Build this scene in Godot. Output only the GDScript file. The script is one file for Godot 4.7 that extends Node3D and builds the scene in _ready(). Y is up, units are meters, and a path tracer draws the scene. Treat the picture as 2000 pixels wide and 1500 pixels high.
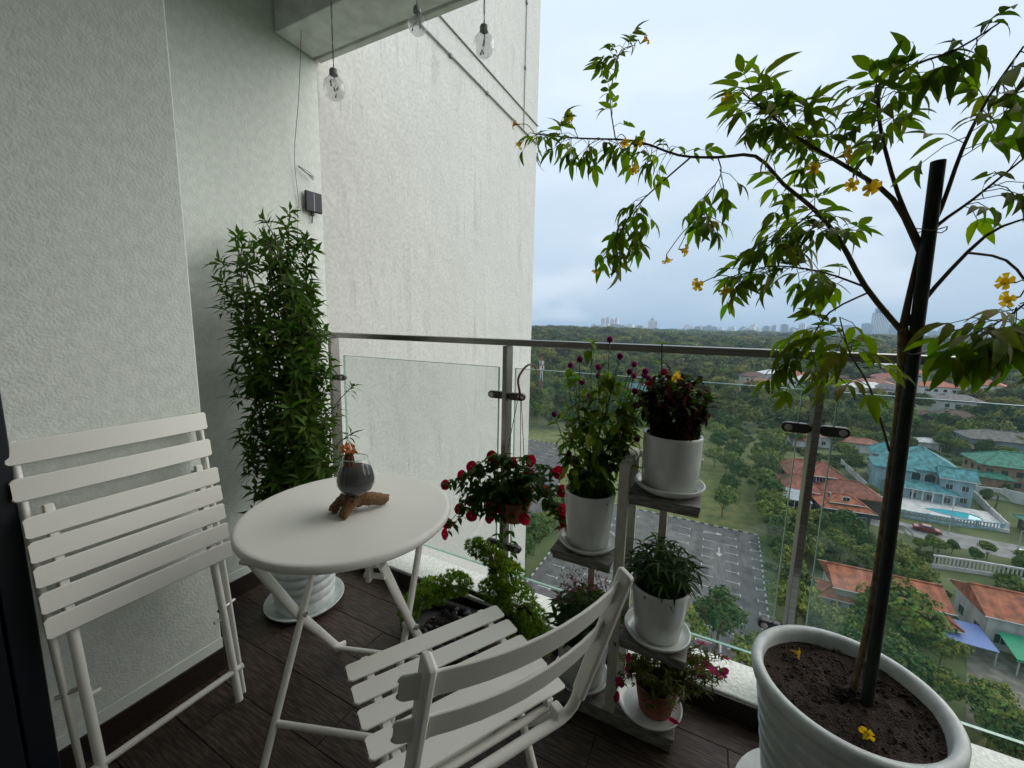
extends Node3D
# A high balcony with bistro furniture and potted plants, looking out over a parking lot, houses, woods and a far skyline.
# Axes: x runs along the railing to the right, -z points out of the building, the balcony floor is y = 0, the land below is y = -40.

const GROUND := -40.0
var M := {}
var used := {}
var rng := RandomNumberGenerator.new()


# ------------------------------------------------------------------ mesh building
class MB:
	var v := PackedVector3Array()
	var n := PackedVector3Array()
	var c := PackedColorArray()
	var uv := PackedVector2Array()
	var col := Color(1, 1, 1)
	var colored := false

	func put(p: Vector3, nn: Vector3) -> void:
		v.append(p)
		n.append(nn)
		c.append(col)
		uv.append(Vector2(p.x + p.z * 0.37, p.y + p.z * 0.61))

	func tri(a: Vector3, b: Vector3, d: Vector3, na: Vector3, nb: Vector3, nd: Vector3) -> void:
		put(a, na)
		if (d - a).cross(b - a).dot(na + nb + nd) < 0.0:
			put(d, nd)
			put(b, nb)
		else:
			put(b, nb)
			put(d, nd)

	func quad(a: Vector3, b: Vector3, d: Vector3, e: Vector3, na: Vector3, nb: Vector3, nd: Vector3, ne: Vector3) -> void:
		tri(a, b, d, na, nb, nd)
		tri(a, d, e, na, nd, ne)

	func flat(a: Vector3, b: Vector3, d: Vector3, e: Vector3, out: Vector3) -> void:
		var q := (b - a).cross(d - a)
		if q.length_squared() < 1e-18:
			q = (d - a).cross(e - a)
		q = q.normalized()
		if q.dot(out) < 0.0:
			q = -q
		quad(a, b, d, e, q, q, q, q)

	func flat3(a: Vector3, b: Vector3, d: Vector3, out: Vector3) -> void:
		var q := (b - a).cross(d - a).normalized()
		if q.dot(out) < 0.0:
			q = -q
		tri(a, b, d, q, q, q)

	func mesh() -> ArrayMesh:
		var a := []
		a.resize(Mesh.ARRAY_MAX)
		a[Mesh.ARRAY_VERTEX] = v
		a[Mesh.ARRAY_NORMAL] = n
		a[Mesh.ARRAY_TEX_UV] = uv
		if colored:
			a[Mesh.ARRAY_COLOR] = c
		var m := ArrayMesh.new()
		m.add_surface_from_arrays(Mesh.PRIMITIVE_TRIANGLES, a)
		return m


func mb(colored := false) -> MB:
	var m := MB.new()
	m.colored = colored
	return m


# a box with rounded-looking chamfered edges
func box(m: MB, at: Vector3, size: Vector3, bev := 0.0, basis := Basis.IDENTITY) -> void:
	var h := size * 0.5
	var b: float = minf(bev, minf(h.x, minf(h.y, h.z)) * 0.9)
	var ax := [Vector3.RIGHT, Vector3.UP, Vector3.BACK]
	for i in 3:
		var j := (i + 1) % 3
		var k := (i + 2) % 3
		for s in [-1.0, 1.0]:
			var nn: Vector3 = basis * (ax[i] * s)
			var o: Vector3 = ax[i] * (s * h[i])
			var u: Vector3 = ax[j] * (h[j] - b)
			var w: Vector3 = ax[k] * (h[k] - b)
			m.quad(at + basis * (o - u - w), at + basis * (o + u - w), at + basis * (o + u + w), at + basis * (o - u + w), nn, nn, nn, nn)
		if b > 0.0:
			for s in [-1.0, 1.0]:
				for t in [-1.0, 1.0]:
					var e1: Vector3 = ax[i] * (s * h[i]) + ax[j] * (t * (h[j] - b))
					var e2: Vector3 = ax[i] * (s * (h[i] - b)) + ax[j] * (t * h[j])
					var w: Vector3 = ax[k] * (h[k] - b)
					var n1: Vector3 = basis * (ax[i] * s)
					var n2: Vector3 = basis * (ax[j] * t)
					m.quad(at + basis * (e1 - w), at + basis * (e2 - w), at + basis * (e2 + w), at + basis * (e1 + w), n1, n2, n2, n1)
	if b > 0.0:
		for sx in [-1.0, 1.0]:
			for sy in [-1.0, 1.0]:
				for sz in [-1.0, 1.0]:
					var s3 := Vector3(sx, sy, sz)
					m.tri(at + basis * (s3 * Vector3(h.x, h.y - b, h.z - b)), at + basis * (s3 * Vector3(h.x - b, h.y, h.z - b)), at + basis * (s3 * Vector3(h.x - b, h.y - b, h.z)),
						basis * Vector3(sx, 0, 0), basis * Vector3(0, sy, 0), basis * Vector3(0, 0, sz))


# a tube along points; radii one value or one per point; flat squashes it along `across`
func tube(m: MB, pts: Array, radii, sides := 8, caps := true, squash := 1.0, across := Vector3.ZERO) -> void:
	var np := pts.size()
	var rings := []
	var up := Vector3.ZERO
	for i in np:
		var p: Vector3 = pts[i]
		var d: Vector3
		if i == 0:
			d = pts[1] - p
		elif i == np - 1:
			d = p - pts[i - 1]
		else:
			d = (pts[i + 1] - p).normalized() + (p - pts[i - 1]).normalized()
		d = d.normalized()
		if i == 0:
			up = across if across != Vector3.ZERO else (Vector3.UP if absf(d.y) < 0.9 else Vector3.RIGHT)
		up = (up - d * up.dot(d)).normalized()
		var side := d.cross(up).normalized()
		var r: float = radii[i] if radii is Array else radii
		var ring := []
		for k in sides:
			var a := TAU * k / sides
			ring.append([p + (up * cos(a) * squash + side * sin(a)) * r, (up * cos(a) / squash + side * sin(a)).normalized()])
		rings.append(ring)
		if caps and (i == 0 or i == np - 1):
			var out := -d if i == 0 else d
			for k in sides:
				m.tri(p, ring[k][0], ring[(k + 1) % sides][0], out, out, out)
	for i in np - 1:
		for k in sides:
			var k2 := (k + 1) % sides
			m.quad(rings[i][k][0], rings[i][k2][0], rings[i + 1][k2][0], rings[i + 1][k][0], rings[i][k][1], rings[i][k2][1], rings[i + 1][k2][1], rings[i + 1][k][1])


# smooth curve through points
func curve(pts: Array, steps := 4) -> Array:
	var out := []
	var np := pts.size()
	for i in np - 1:
		var a: Vector3 = pts[maxi(i - 1, 0)]
		var b: Vector3 = pts[i]
		var c: Vector3 = pts[i + 1]
		var d: Vector3 = pts[mini(i + 2, np - 1)]
		for s in steps:
			out.append(b.cubic_interpolate(c, a, d, float(s) / steps))
	out.append(pts[np - 1])
	return out


# a turned shape: profile of (radius, height) from bottom to top or round a wall
func lathe(m: MB, profile: Array, sides := 32, xf := Transform3D.IDENTITY, wobble := 0.0) -> void:
	var np := profile.size()
	var seg := []
	for j in np - 1:
		var d: Vector2 = profile[j + 1] - profile[j]
		seg.append(Vector2(d.y, -d.x).normalized())
	for j in np - 1:
		var n0: Vector2 = seg[j]
		var n1: Vector2 = seg[j]
		if j > 0 and seg[j - 1].dot(seg[j]) > 0.55:
			n0 = (seg[j - 1] + seg[j]).normalized()
		if j < np - 2 and seg[j + 1].dot(seg[j]) > 0.55:
			n1 = (seg[j + 1] + seg[j]).normalized()
		for k in sides:
			var a0 := TAU * k / sides
			var a1 := TAU * (k + 1) / sides
			var c0 := Vector3(cos(a0), 0, sin(a0))
			var c1 := Vector3(cos(a1), 0, sin(a1))
			var w0 := 1.0 + wobble * sin(a0 * 3.0 + profile[j].y * 9.0)
			var w1 := 1.0 + wobble * sin(a1 * 3.0 + profile[j].y * 9.0)
			var p: Vector2 = profile[j]
			var q: Vector2 = profile[j + 1]
			m.quad(xf * (c0 * p.x * w0 + Vector3.UP * p.y), xf * (c1 * p.x * w1 + Vector3.UP * p.y), xf * (c1 * q.x * w1 + Vector3.UP * q.y), xf * (c0 * q.x * w0 + Vector3.UP * q.y),
				xf.basis * (c0 * n0.x + Vector3.UP * n0.y), xf.basis * (c1 * n0.x + Vector3.UP * n0.y), xf.basis * (c1 * n1.x + Vector3.UP * n1.y), xf.basis * (c0 * n1.x + Vector3.UP * n1.y))


# a slat: long along local x, wide along local z, thick along local y, rounded corners, bowed by `sag` along local y
func slat(m: MB, xf: Transform3D, length: float, width: float, thick: float, corner := 0.012, sag := 0.0) -> void:
	var xs := []
	var hl := length / 2
	for i in 5:
		xs.append(-hl + corner * (1.0 - cos(PI / 2 * i / 4.0)))
	var mid := 10 if sag != 0.0 else 2
	for i in range(1, mid):
		xs.append(lerpf(-hl + corner, hl - corner, float(i) / mid))
	for i in 5:
		xs.append(hl - corner * (1.0 - cos(PI / 2 * (4 - i) / 4.0)))
	var rows := []
	var bv := minf(thick * 0.4, 0.003)
	for x in xs:
		var e: float = hl - absf(x)
		var hw := width / 2
		if e < corner:
			hw = width / 2 - corner + sqrt(maxf(0.0, corner * corner - (corner - e) * (corner - e)))
		var y: float = sag * (1.0 - pow(x / hl, 2.0))
		var t: float = -2.0 * sag * x / (hl * hl)
		var up := Vector3(-t, 1, 0).normalized()
		var c := Vector3(x, y, 0)
		rows.append([c, hw, up, e / corner if e < corner else 1.0])
	for i in rows.size() - 1:
		var A = rows[i]
		var B = rows[i + 1]
		for s in [-1.0, 1.0]:
			var za := Vector3(0, 0, s * A[1])
			var zb := Vector3(0, 0, s * B[1])
			var zi := Vector3(0, 0, s)
			var na: Vector3 = (zi * A[3] + Vector3(signf(A[0].x) * (1.0 - A[3]), 0, 0)).normalized()
			var nb: Vector3 = (zi * B[3] + Vector3(signf(B[0].x) * (1.0 - B[3]), 0, 0)).normalized()
			var ta: Vector3 = A[2] * thick / 2
			var tb: Vector3 = B[2] * thick / 2
			var ba: Vector3 = A[2] * (thick / 2 - bv)
			var bb: Vector3 = B[2] * (thick / 2 - bv)
			var ia: Vector3 = na * bv
			var ib: Vector3 = nb * bv
			_q(m, xf, A[0] + za - ba, B[0] + zb - bb, B[0] + zb + bb, A[0] + za + ba, na, nb, nb, na)
			_q(m, xf, A[0] + za + ba, B[0] + zb + bb, B[0] + zb - ib + tb, A[0] + za - ia + ta, na, nb, B[2], A[2])
			_q(m, xf, A[0] + za - ba, B[0] + zb - bb, B[0] + zb - ib - tb, A[0] + za - ia - ta, na, nb, -B[2], -A[2])
			if s > 0:
				var za2 := Vector3(0, 0, -A[1]) 
				var zb2 := Vector3(0, 0, -B[1])
				var ja := Vector3(ia.x, 0, -ia.z)
				var jb := Vector3(ib.x, 0, -ib.z)
				_q(m, xf, A[0] + za - ia + ta, B[0] + zb - ib + tb, B[0] + zb2 - jb + tb, A[0] + za2 - ja + ta, A[2], B[2], B[2], A[2])
				_q(m, xf, A[0] + za - ia - ta, B[0] + zb - ib - tb, B[0] + zb2 - jb - tb, A[0] + za2 - ja - ta, -A[2], -B[2], -B[2], -A[2])
	for i in [0, rows.size() - 1]:
		var A = rows[i]
		var nn := Vector3(signf(A[0].x), 0, 0)
		var z := Vector3(0, 0, A[1])
		var t: Vector3 = A[2] * (thick / 2 - bv)
		_q(m, xf, A[0] + z + t, A[0] - z + t, A[0] - z - t, A[0] + z - t, nn, nn, nn, nn)


func _q(m: MB, xf: Transform3D, a: Vector3, b: Vector3, c: Vector3, d: Vector3, na: Vector3, nb: Vector3, nc: Vector3, nd: Vector3) -> void:
	m.quad(xf * a, xf * b, xf * c, xf * d, xf.basis * na, xf.basis * nb, xf.basis * nc, xf.basis * nd)


# a leaf: base at `at`, growing along `dir`, face towards `up`
func leaf(m: MB, at: Vector3, dir: Vector3, up: Vector3, length: float, width: float, droop := 0.3, fold := 0.25, fine := true, blunt := false) -> void:
	dir = dir.normalized()
	var side := dir.cross(up)
	if side.length_squared() < 1e-6:
		side = dir.cross(Vector3(0.3, 0.2, 0.9))
	side = side.normalized()
	var nn := side.cross(dir).normalized()
	var ts := [0.0, 0.16, 0.38, 0.62, 0.82, 1.0] if fine else [0.0, 0.42, 1.0]
	var ws := [0.06, 0.72, 1.0, 0.82, 0.45, 0.0] if fine else [0.05, 1.0, 0.0]
	if blunt:
		ts = [0.0, 0.25, 0.55, 0.85, 1.0]
		ws = [0.12, 0.55, 0.95, 0.9, 0.0]
	var pc := []
	for i in ts.size():
		var t: float = ts[i]
		var ang := droop * t
		var c := at + (dir * cos(ang * 0.6) - nn * sin(ang * 0.9)) * (length * t)
		var w: float = ws[i] * width * 0.5
		var lift := nn * (w * fold)
		pc.append([c, c + side * w + lift, c - side * w + lift])
	var nl := (nn - side * fold).normalized()
	var nr := (nn + side * fold).normalized()
	for i in ts.size() - 1:
		var A = pc[i]
		var B = pc[i + 1]
		if i == ts.size() - 2:
			m.tri(A[0], B[0], A[1], nn, nn, nl)
			m.tri(A[0], B[0], A[2], nn, nn, nr)
		else:
			m.quad(A[0], B[0], B[1], A[1], nn, nn, nl, nl)
			m.quad(A[0], B[0], B[2], A[2], nn, nn, nr, nr)


func blob(m: MB, at: Vector3, r: Vector3, rough := 0.0, nu := 10, nv := 7, basis := Basis.IDENTITY, seed_value := 1.0) -> void:
	var rows := []
	for j in nv + 1:
		var th := PI * j / nv
		var row := []
		for k in nu + 1:
			var ph := TAU * (k % nu) / nu
			var d := Vector3(sin(th) * cos(ph), cos(th), sin(th) * sin(ph))
			var w := 1.0 + rough * (sin(d.x * 5.1 + seed_value * 3.7) * cos(d.y * 4.3 + seed_value) + 0.6 * sin(d.z * 8.7 + seed_value * 1.9 + d.x * 3.0))
			row.append([at + basis * (d * r * w), (basis * (d / r)).normalized()])
		rows.append(row)
	for j in nv:
		for k in nu:
			var a = rows[j][k]
			var b = rows[j][k + 1]
			var c = rows[j + 1][k + 1]
			var d = rows[j + 1][k]
			if j > 0:
				m.tri(a[0], b[0], c[0], a[1], b[1], c[1])
			if j < nv - 1:
				m.tri(a[0], c[0], d[0], a[1], c[1], d[1])


func rvec() -> Vector3:
	return Vector3(rng.randfn(), rng.randfn(), rng.randfn()).normalized()


func rnd(a: float, b: float) -> float:
	return rng.randf_range(a, b)


# ------------------------------------------------------------------ scene tree
func numbered(called: String) -> String:
	used[called] = used.get(called, 0) + 1
	return called if used[called] == 1 else "%s_%03d" % [called, used[called] - 1]


func thing(called: String, label: String, category: String, at := Vector3.ZERO, group := "", turn := 0.0) -> Node3D:
	var o := Node3D.new()
	o.name = numbered(called)
	add_child(o)
	o.position = at
	o.rotation.y = turn
	tag(o, label, category, group)
	return o


func tag(o: Node, label: String, category: String, group := "", kind := "") -> void:
	o.set_meta("label", label)
	o.set_meta("category", category)
	if group:
		o.set_meta("group", group)
	if kind:
		o.set_meta("kind", kind)


func part(parent: Node, called: String, m, material: Material, at := Vector3.ZERO, kind := "") -> MeshInstance3D:
	var o := MeshInstance3D.new()
	o.name = called if parent != self else numbered(called)
	o.mesh = m.mesh() if m is MB else m
	o.material_override = material
	o.position = at
	parent.add_child(o, true)
	if kind:
		o.set_meta("kind", kind)
	return o


func copy(o: Node3D, at: Vector3, turn: float, grow := 1.0, label := "") -> Node3D:
	var called := String(o.name)
	if called.length() > 4 and called[-4] == "_":
		called = called.left(-4)
	var c: Node3D = o.duplicate()
	c.name = numbered(called)
	add_child(c)
	c.transform = Transform3D(Basis(Vector3.UP, turn).scaled(Vector3.ONE * grow), at)
	if label:
		c.set_meta("label", label)
	return c


# ------------------------------------------------------------------ materials (base colours are linear reflectances)
func lin(r: float, g: float, b: float) -> Color:
	return Color(r, g, b).linear_to_srgb()


func mat(key: String, c: Color, rough := 0.6, metal := 0.0) -> StandardMaterial3D:
	var m := StandardMaterial3D.new()
	m.resource_name = key
	m.albedo_color = c
	m.roughness = rough
	m.metallic = metal
	M[key] = m
	return m


func noise_tex(freq: float, lo: Color, hi: Color, seed_value := 1, size := 512, type := FastNoiseLite.TYPE_SIMPLEX, octaves := 4, mid = null) -> NoiseTexture2D:
	var n := FastNoiseLite.new()
	n.noise_type = type
	n.frequency = freq
	n.seed = seed_value
	n.fractal_octaves = octaves
	var t := NoiseTexture2D.new()
	t.width = size
	t.height = size
	t.seamless = true
	t.noise = n
	var g := Gradient.new()
	g.set_color(0, lo)
	g.set_color(1, hi)
	if mid != null:
		g.add_point(0.5, mid)
	t.color_ramp = g
	return t


# albedo noise between two tints, laid in world space; scale = repeats per metre on each axis
func grain(m: StandardMaterial3D, t: Texture2D, scale: Vector3, world := true) -> void:
	m.albedo_texture = t
	m.uv1_triplanar = true
	m.uv1_world_triplanar = world
	m.uv1_scale = scale


func relief(m: StandardMaterial3D, t: Texture2D, depth_cm: float) -> void:
	m.heightmap_enabled = true
	m.heightmap_texture = t
	m.heightmap_scale = depth_cm


func leafy(key: String, through: Color, rough: float) -> StandardMaterial3D:
	var m := mat(key, Color(1, 1, 1), rough)
	m.vertex_color_use_as_albedo = true
	m.backlight_enabled = true
	m.backlight = through
	m.metallic_specular = 0.3
	return m


func make_materials() -> void:
	var g5 := Color(0.5, 0.5, 0.5)
	var w := Color(1, 1, 1)
	var m: StandardMaterial3D
	var stucco := noise_tex(0.05, Color.BLACK, w, 7, 512, FastNoiseLite.TYPE_SIMPLEX_SMOOTH, 3)
	var dull := noise_tex(0.012, Color(0.93, 0.935, 0.93), w, 21, 512)
	m = mat("stucco_paint", lin(0.76, 0.80, 0.755), 0.75)
	grain(m, dull, Vector3(3.4, 3.4, 3.4))
	relief(m, stucco, 0.10)
	m = mat("smooth_paint", lin(0.76, 0.81, 0.765), 0.6)
	m = mat("ceiling_paint", lin(0.76, 0.79, 0.75), 0.8)
	grain(m, noise_tex(0.02, Color(0.86, 0.86, 0.85), w, 5), Vector3(0.8, 0.8, 0.8))
	m = mat("concrete", lin(1, 1, 1), 0.85)
	grain(m, concrete_image(), Vector3(0.2, 0.2, 0.2))
	relief(m, noise_tex(0.06, Color.BLACK, w, 9, 512, FastNoiseLite.TYPE_SIMPLEX_SMOOTH, 4), 0.35)
	m.uv1_triplanar_sharpness = 8.0
	m = mat("ledge_render", lin(0.78, 0.79, 0.74), 0.7)
	grain(m, noise_tex(0.03, Color(0.8, 0.82, 0.81), w, 31), Vector3(3, 3, 3))
	relief(m, stucco, 0.12)
	for i in 4:
		m = mat("plank%d" % i, [lin(0.115, 0.086, 0.068), lin(0.135, 0.102, 0.08), lin(0.098, 0.074, 0.06), lin(0.122, 0.098, 0.084)][i], 0.5)
		grain(m, noise_tex(0.02, Color(0.36, 0.33, 0.31), Color(1.0, 0.98, 0.96), 40 + i, 512, FastNoiseLite.TYPE_SIMPLEX, 6, Color(0.66, 0.62, 0.6)), Vector3(0.9, 4, 9))
		relief(m, m.albedo_texture, 0.12)
	m = mat("grout", lin(0.02, 0.018, 0.016), 0.9)
	m = mat("skirting", lin(0.03, 0.021, 0.017), 0.5)
	grain(m, noise_tex(0.02, Color(0.6, 0.55, 0.5), w, 61, 512), Vector3(2, 8, 6))
	m = mat("curtained_glass", lin(0.22, 0.215, 0.2), 0.3)
	m = mat("door_frame", lin(0.012, 0.015, 0.022), 0.4)
	m = mat("steel", lin(0.34, 0.33, 0.31), 0.33, 1.0)
	relief(m, noise_tex(0.03, Color.BLACK, w, 77, 256), 0.01)
	grain(m, noise_tex(0.02, Color(0.82, 0.82, 0.8), w, 78, 256), Vector3(1.2, 14, 14))
	m = mat("dark_metal", lin(0.06, 0.06, 0.06), 0.4, 0.6)
	m = mat("glass", lin(0.12, 0.6, 0.4), 0.02)
	m.albedo_color.a = 0.075
	m.transparency = BaseMaterial3D.TRANSPARENCY_ALPHA
	m = mat("glass_edge", lin(0.36, 0.6, 0.5), 0.15)
	m = mat("white_powder", lin(0.84, 0.835, 0.775), 0.42)
	relief(m, noise_tex(0.2, Color.BLACK, w, 81, 256), 0.01)
	m = mat("bolt", lin(0.55, 0.55, 0.53), 0.35, 0.7)
	m = mat("glazed_white", lin(0.76, 0.78, 0.76), 0.16)
	grain(m, noise_tex(0.012, Color(0.9, 0.91, 0.9), w, 83, 256), Vector3(3, 1, 3))
	m = mat("plastic_white", lin(0.74, 0.78, 0.775), 0.38)
	grain(m, noise_tex(0.02, Color(0.84, 0.86, 0.86), w, 84, 256), Vector3(4, 3, 4))
	m = mat("terracotta", lin(0.33, 0.12, 0.065), 0.8)
	grain(m, noise_tex(0.03, Color(0.7, 0.66, 0.62), w, 85, 256), Vector3(5, 5, 5))
	m = mat("brown_plastic", lin(0.12, 0.035, 0.03), 0.45)
	m = mat("soil", lin(0.045, 0.028, 0.02), 0.95)
	grain(m, noise_tex(0.09, Color(0.25, 0.22, 0.2), Color(1.6, 1.5, 1.4), 86, 512), Vector3(3, 3, 3))
	relief(m, noise_tex(0.1, Color.BLACK, w, 87, 512), 1.2)
	m = mat("grey_wood", lin(0.36, 0.355, 0.33), 0.65)
	grain(m, noise_tex(0.02, Color(0.5, 0.49, 0.47), w, 88, 512, FastNoiseLite.TYPE_SIMPLEX, 5), Vector3(1.4, 12, 12))
	m = mat("white_wood", lin(0.62, 0.61, 0.55), 0.6)
	grain(m, noise_tex(0.02, Color(0.84, 0.83, 0.8), w, 89, 512, FastNoiseLite.TYPE_SIMPLEX, 5), Vector3(12, 1.4, 12))
	m = mat("bark", lin(0.26, 0.195, 0.11), 0.85)
	grain(m, noise_tex(0.03, Color(0.55, 0.52, 0.46), w, 90, 256), Vector3(14, 4, 14))
	relief(m, M["bark"].albedo_texture, 0.4)
	m = mat("twig", lin(0.085, 0.058, 0.04), 0.8)
	m = mat("green_stem", lin(0.10, 0.15, 0.035), 0.6)
	m = mat("dark_bark", lin(0.03, 0.022, 0.018), 0.9)
	m = mat("stake", lin(0.018, 0.024, 0.022), 0.8)
	grain(m, noise_tex(0.03, Color(0.6, 0.65, 0.62), w, 91, 256), Vector3(10, 2, 10))
	leafy("leaves", Color(0.75, 1.0, 0.3), 0.6)
	leafy("petals", Color(1.0, 0.9, 0.8), 0.7)
	m = leafy("crown_leaves", Color(0.35, 0.5, 0.15), 0.6)
	m.metallic_specular = 0.25
	m = mat("pebble", lin(0.018, 0.019, 0.021), 0.5)
	m = mat("slate", lin(0.03, 0.033, 0.036), 0.75)
	m = mat("tray", lin(0.02, 0.02, 0.021), 0.5)
	m = mat("driftwood", lin(0.33, 0.20, 0.10), 0.75)
	grain(m, noise_tex(0.03, Color(0.3, 0.25, 0.2), Color(1.25, 1.2, 1.1), 92, 512, FastNoiseLite.TYPE_SIMPLEX, 5), Vector3(9, 22, 9))
	relief(m, M["driftwood"].albedo_texture, 0.4)
	m = mat("vase_glass", lin(0.6, 0.68, 0.74), 0.03)
	m.albedo_color.a = 0.05
	m.transparency = BaseMaterial3D.TRANSPARENCY_ALPHA
	m = mat("dark_sand", lin(0.036, 0.031, 0.027), 0.9)
	grain(m, noise_tex(0.2, Color(0.4, 0.4, 0.4), Color(1.5, 1.5, 1.5), 93, 256), Vector3(14, 14, 14))
	m = mat("dry_flower", lin(0.5, 0.17, 0.035), 0.7)
	m.backlight_enabled = true
	m.backlight = Color(0.8, 0.5, 0.2)
	m = mat("dry_stem", lin(0.13, 0.055, 0.018), 0.8)
	m = mat("bulb_glass", lin(0.85, 0.87, 0.87), 0.03)
	m.albedo_color.a = 0.2
	m.transparency = BaseMaterial3D.TRANSPARENCY_ALPHA
	m = mat("bulb_cap", lin(0.5, 0.5, 0.5), 0.3)
	m = mat("wire", lin(0.16, 0.16, 0.15), 0.5)
	m = mat("solar_cell", lin(0.010, 0.013, 0.028), 0.5)
	m = mat("black_plastic", lin(0.012, 0.013, 0.016), 0.45)
	m = mat("silver_line", lin(0.5, 0.5, 0.52), 0.4, 0.5)
	m = mat("cable_grey", lin(0.3, 0.3, 0.29), 0.6)
	m = mat("red_plastic", lin(0.09, 0.02, 0.018), 0.45)
	# the land
	m = mat("land", lin(1, 1, 1), 0.95)
	grain(m, noise_tex(0.006, lin(0.035, 0.05, 0.02), lin(0.12, 0.135, 0.045), 101, 1024, FastNoiseLite.TYPE_SIMPLEX, 6, lin(0.075, 0.10, 0.03)), Vector3(0.012, 0.012, 0.012))
	m = mat("lawn", lin(1, 1, 1), 0.95)
	grain(m, noise_tex(0.01, lin(0.065, 0.085, 0.022), lin(0.18, 0.175, 0.05), 102, 1024, FastNoiseLite.TYPE_SIMPLEX, 7, lin(0.115, 0.13, 0.033)), Vector3(0.03, 0.03, 0.03))
	m = mat("asphalt", lin(1, 1, 1), 0.9)
	grain(m, noise_tex(0.01, lin(0.055, 0.052, 0.052), lin(0.13, 0.124, 0.12), 103, 1024, FastNoiseLite.TYPE_SIMPLEX, 8, lin(0.105, 0.099, 0.096)), Vector3(0.03, 0.03, 0.03))
	m = mat("asphalt_old", lin(1, 1, 1), 0.9)
	grain(m, noise_tex(0.012, lin(0.09, 0.085, 0.083), lin(0.18, 0.172, 0.166), 108, 512, FastNoiseLite.TYPE_SIMPLEX, 7), Vector3(0.25, 0.05, 0.03))
	m = mat("road_grey", lin(1, 1, 1), 0.9)
	grain(m, noise_tex(0.01, lin(0.16, 0.155, 0.15), lin(0.30, 0.29, 0.28), 104, 512, FastNoiseLite.TYPE_SIMPLEX, 6), Vector3(0.06, 0.06, 0.06))
	m = mat("bare_earth", lin(1, 1, 1), 0.95)
	grain(m, noise_tex(0.01, lin(0.10, 0.09, 0.07), lin(0.28, 0.26, 0.22), 105, 512, FastNoiseLite.TYPE_SIMPLEX, 6), Vector3(0.08, 0.08, 0.08))
	m = mat("line_paint", lin(0.6, 0.6, 0.56), 0.8)
	grain(m, noise_tex(0.04, Color(0.72, 0.72, 0.71), w, 121, 512, FastNoiseLite.TYPE_SIMPLEX, 5), Vector3(0.4, 0.4, 0.4))
	m = mat("kerb_black", lin(0.05, 0.05, 0.05), 0.8)
	for r in [["roof_orange", 0.56, 0.17, 0.08], ["roof_brown", 0.38, 0.12, 0.072], ["roof_aqua", 0.13, 0.45, 0.48], ["roof_green", 0.09, 0.38, 0.25], ["roof_grey", 0.22, 0.21, 0.19], ["roof_umber", 0.15, 0.075, 0.055], ["roof_teal", 0.11, 0.27, 0.27], ["roof_pink", 0.42, 0.17, 0.10]]:
		m = mat(r[0], lin(r[1], r[2], r[3]), 0.75)
		grain(m, noise_tex(0.02, Color(0.5, 0.49, 0.48), Color(1.0, 1.0, 1.0), 110 + hash(r[0]) % 40, 256, FastNoiseLite.TYPE_SIMPLEX, 7), Vector3(0.12, 0.12, 0.12))
	for r in [["wall_white", 0.68, 0.68, 0.65], ["wall_blue", 0.34, 0.50, 0.56], ["wall_tan", 0.36, 0.24, 0.16], ["wall_grey", 0.30, 0.36, 0.39], ["wall_cream", 0.55, 0.5, 0.40], ["wall_dark", 0.08, 0.07, 0.065], ["wall_pink", 0.5, 0.36, 0.3]]:
		m = mat(r[0], lin(r[1], r[2], r[3]), 0.85)
		grain(m, noise_tex(0.01, Color(0.78, 0.78, 0.77), w, 150 + hash(r[0]) % 40, 256, FastNoiseLite.TYPE_SIMPLEX, 5), Vector3(0.2, 0.06, 0.2))
	m = mat("window_glass", lin(0.03, 0.04, 0.05), 0.08)
	m = mat("pool_water", lin(0.05, 0.42, 0.48), 0.05)
	m = mat("awning_green", lin(0.02, 0.28, 0.14), 0.6)
	m = mat("awning_blue", lin(0.16, 0.24, 0.5), 0.6)
	m = mat("car_red", lin(0.18, 0.015, 0.018), 0.25)
	m = mat("car_white", lin(0.7, 0.7, 0.7), 0.25)
	m = mat("tyre", lin(0.02, 0.02, 0.02), 0.8)
	m = mat("mast_red", lin(0.35, 0.10, 0.08), 0.6)
	m = mat("mast_white", lin(0.7, 0.7, 0.7), 0.6)
	m = mat("tower_white", lin(0.84, 0.84, 0.83), 0.8)
	m = mat("tower_grey", lin(0.34, 0.36, 0.38), 0.7)
	m = mat("tower_blue", lin(0.26, 0.34, 0.42), 0.3)


# render on an outdoor wall: pale grey with vertical rain streaks and blotches
func concrete_image() -> ImageTexture:
	var size := 900
	var im := Image.create(size, size, false, Image.FORMAT_RGB8)
	var a := FastNoiseLite.new()
	a.seed = 11
	a.frequency = 1.0
	a.fractal_octaves = 4
	var b := FastNoiseLite.new()
	b.seed = 12
	b.frequency = 1.0
	b.fractal_octaves = 5
	for y in size:
		for x in size:
			var streak := a.get_noise_2d(x * 0.028, y * 0.0035)
			var drip := a.get_noise_2d(x * 0.22 + 40.0, y * 0.005 + 7.0)
			var fine := a.get_noise_2d(x * 0.11 + 90.0, y * 0.010)
			var blot := b.get_noise_2d(x * 0.0085, y * 0.0085)
			var speck := b.get_noise_2d(x * 0.2, y * 0.2 + 300.0)
			var v := 0.585 - 0.10 * smoothstep(0.10, 0.7, streak) * smoothstep(-0.35, 0.45, blot) - 0.06 * smoothstep(0.15, 0.6, fine) * smoothstep(-0.1, 0.4, blot) - 0.10 * smoothstep(0.36, 0.5, drip) * smoothstep(-0.05, 0.3, blot) + 0.04 * blot + 0.11 * speck
			im.set_pixel(x, y, lin(v * 0.98, v * 0.985, v * 0.95))
	return ImageTexture.create_from_image(im)


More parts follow.
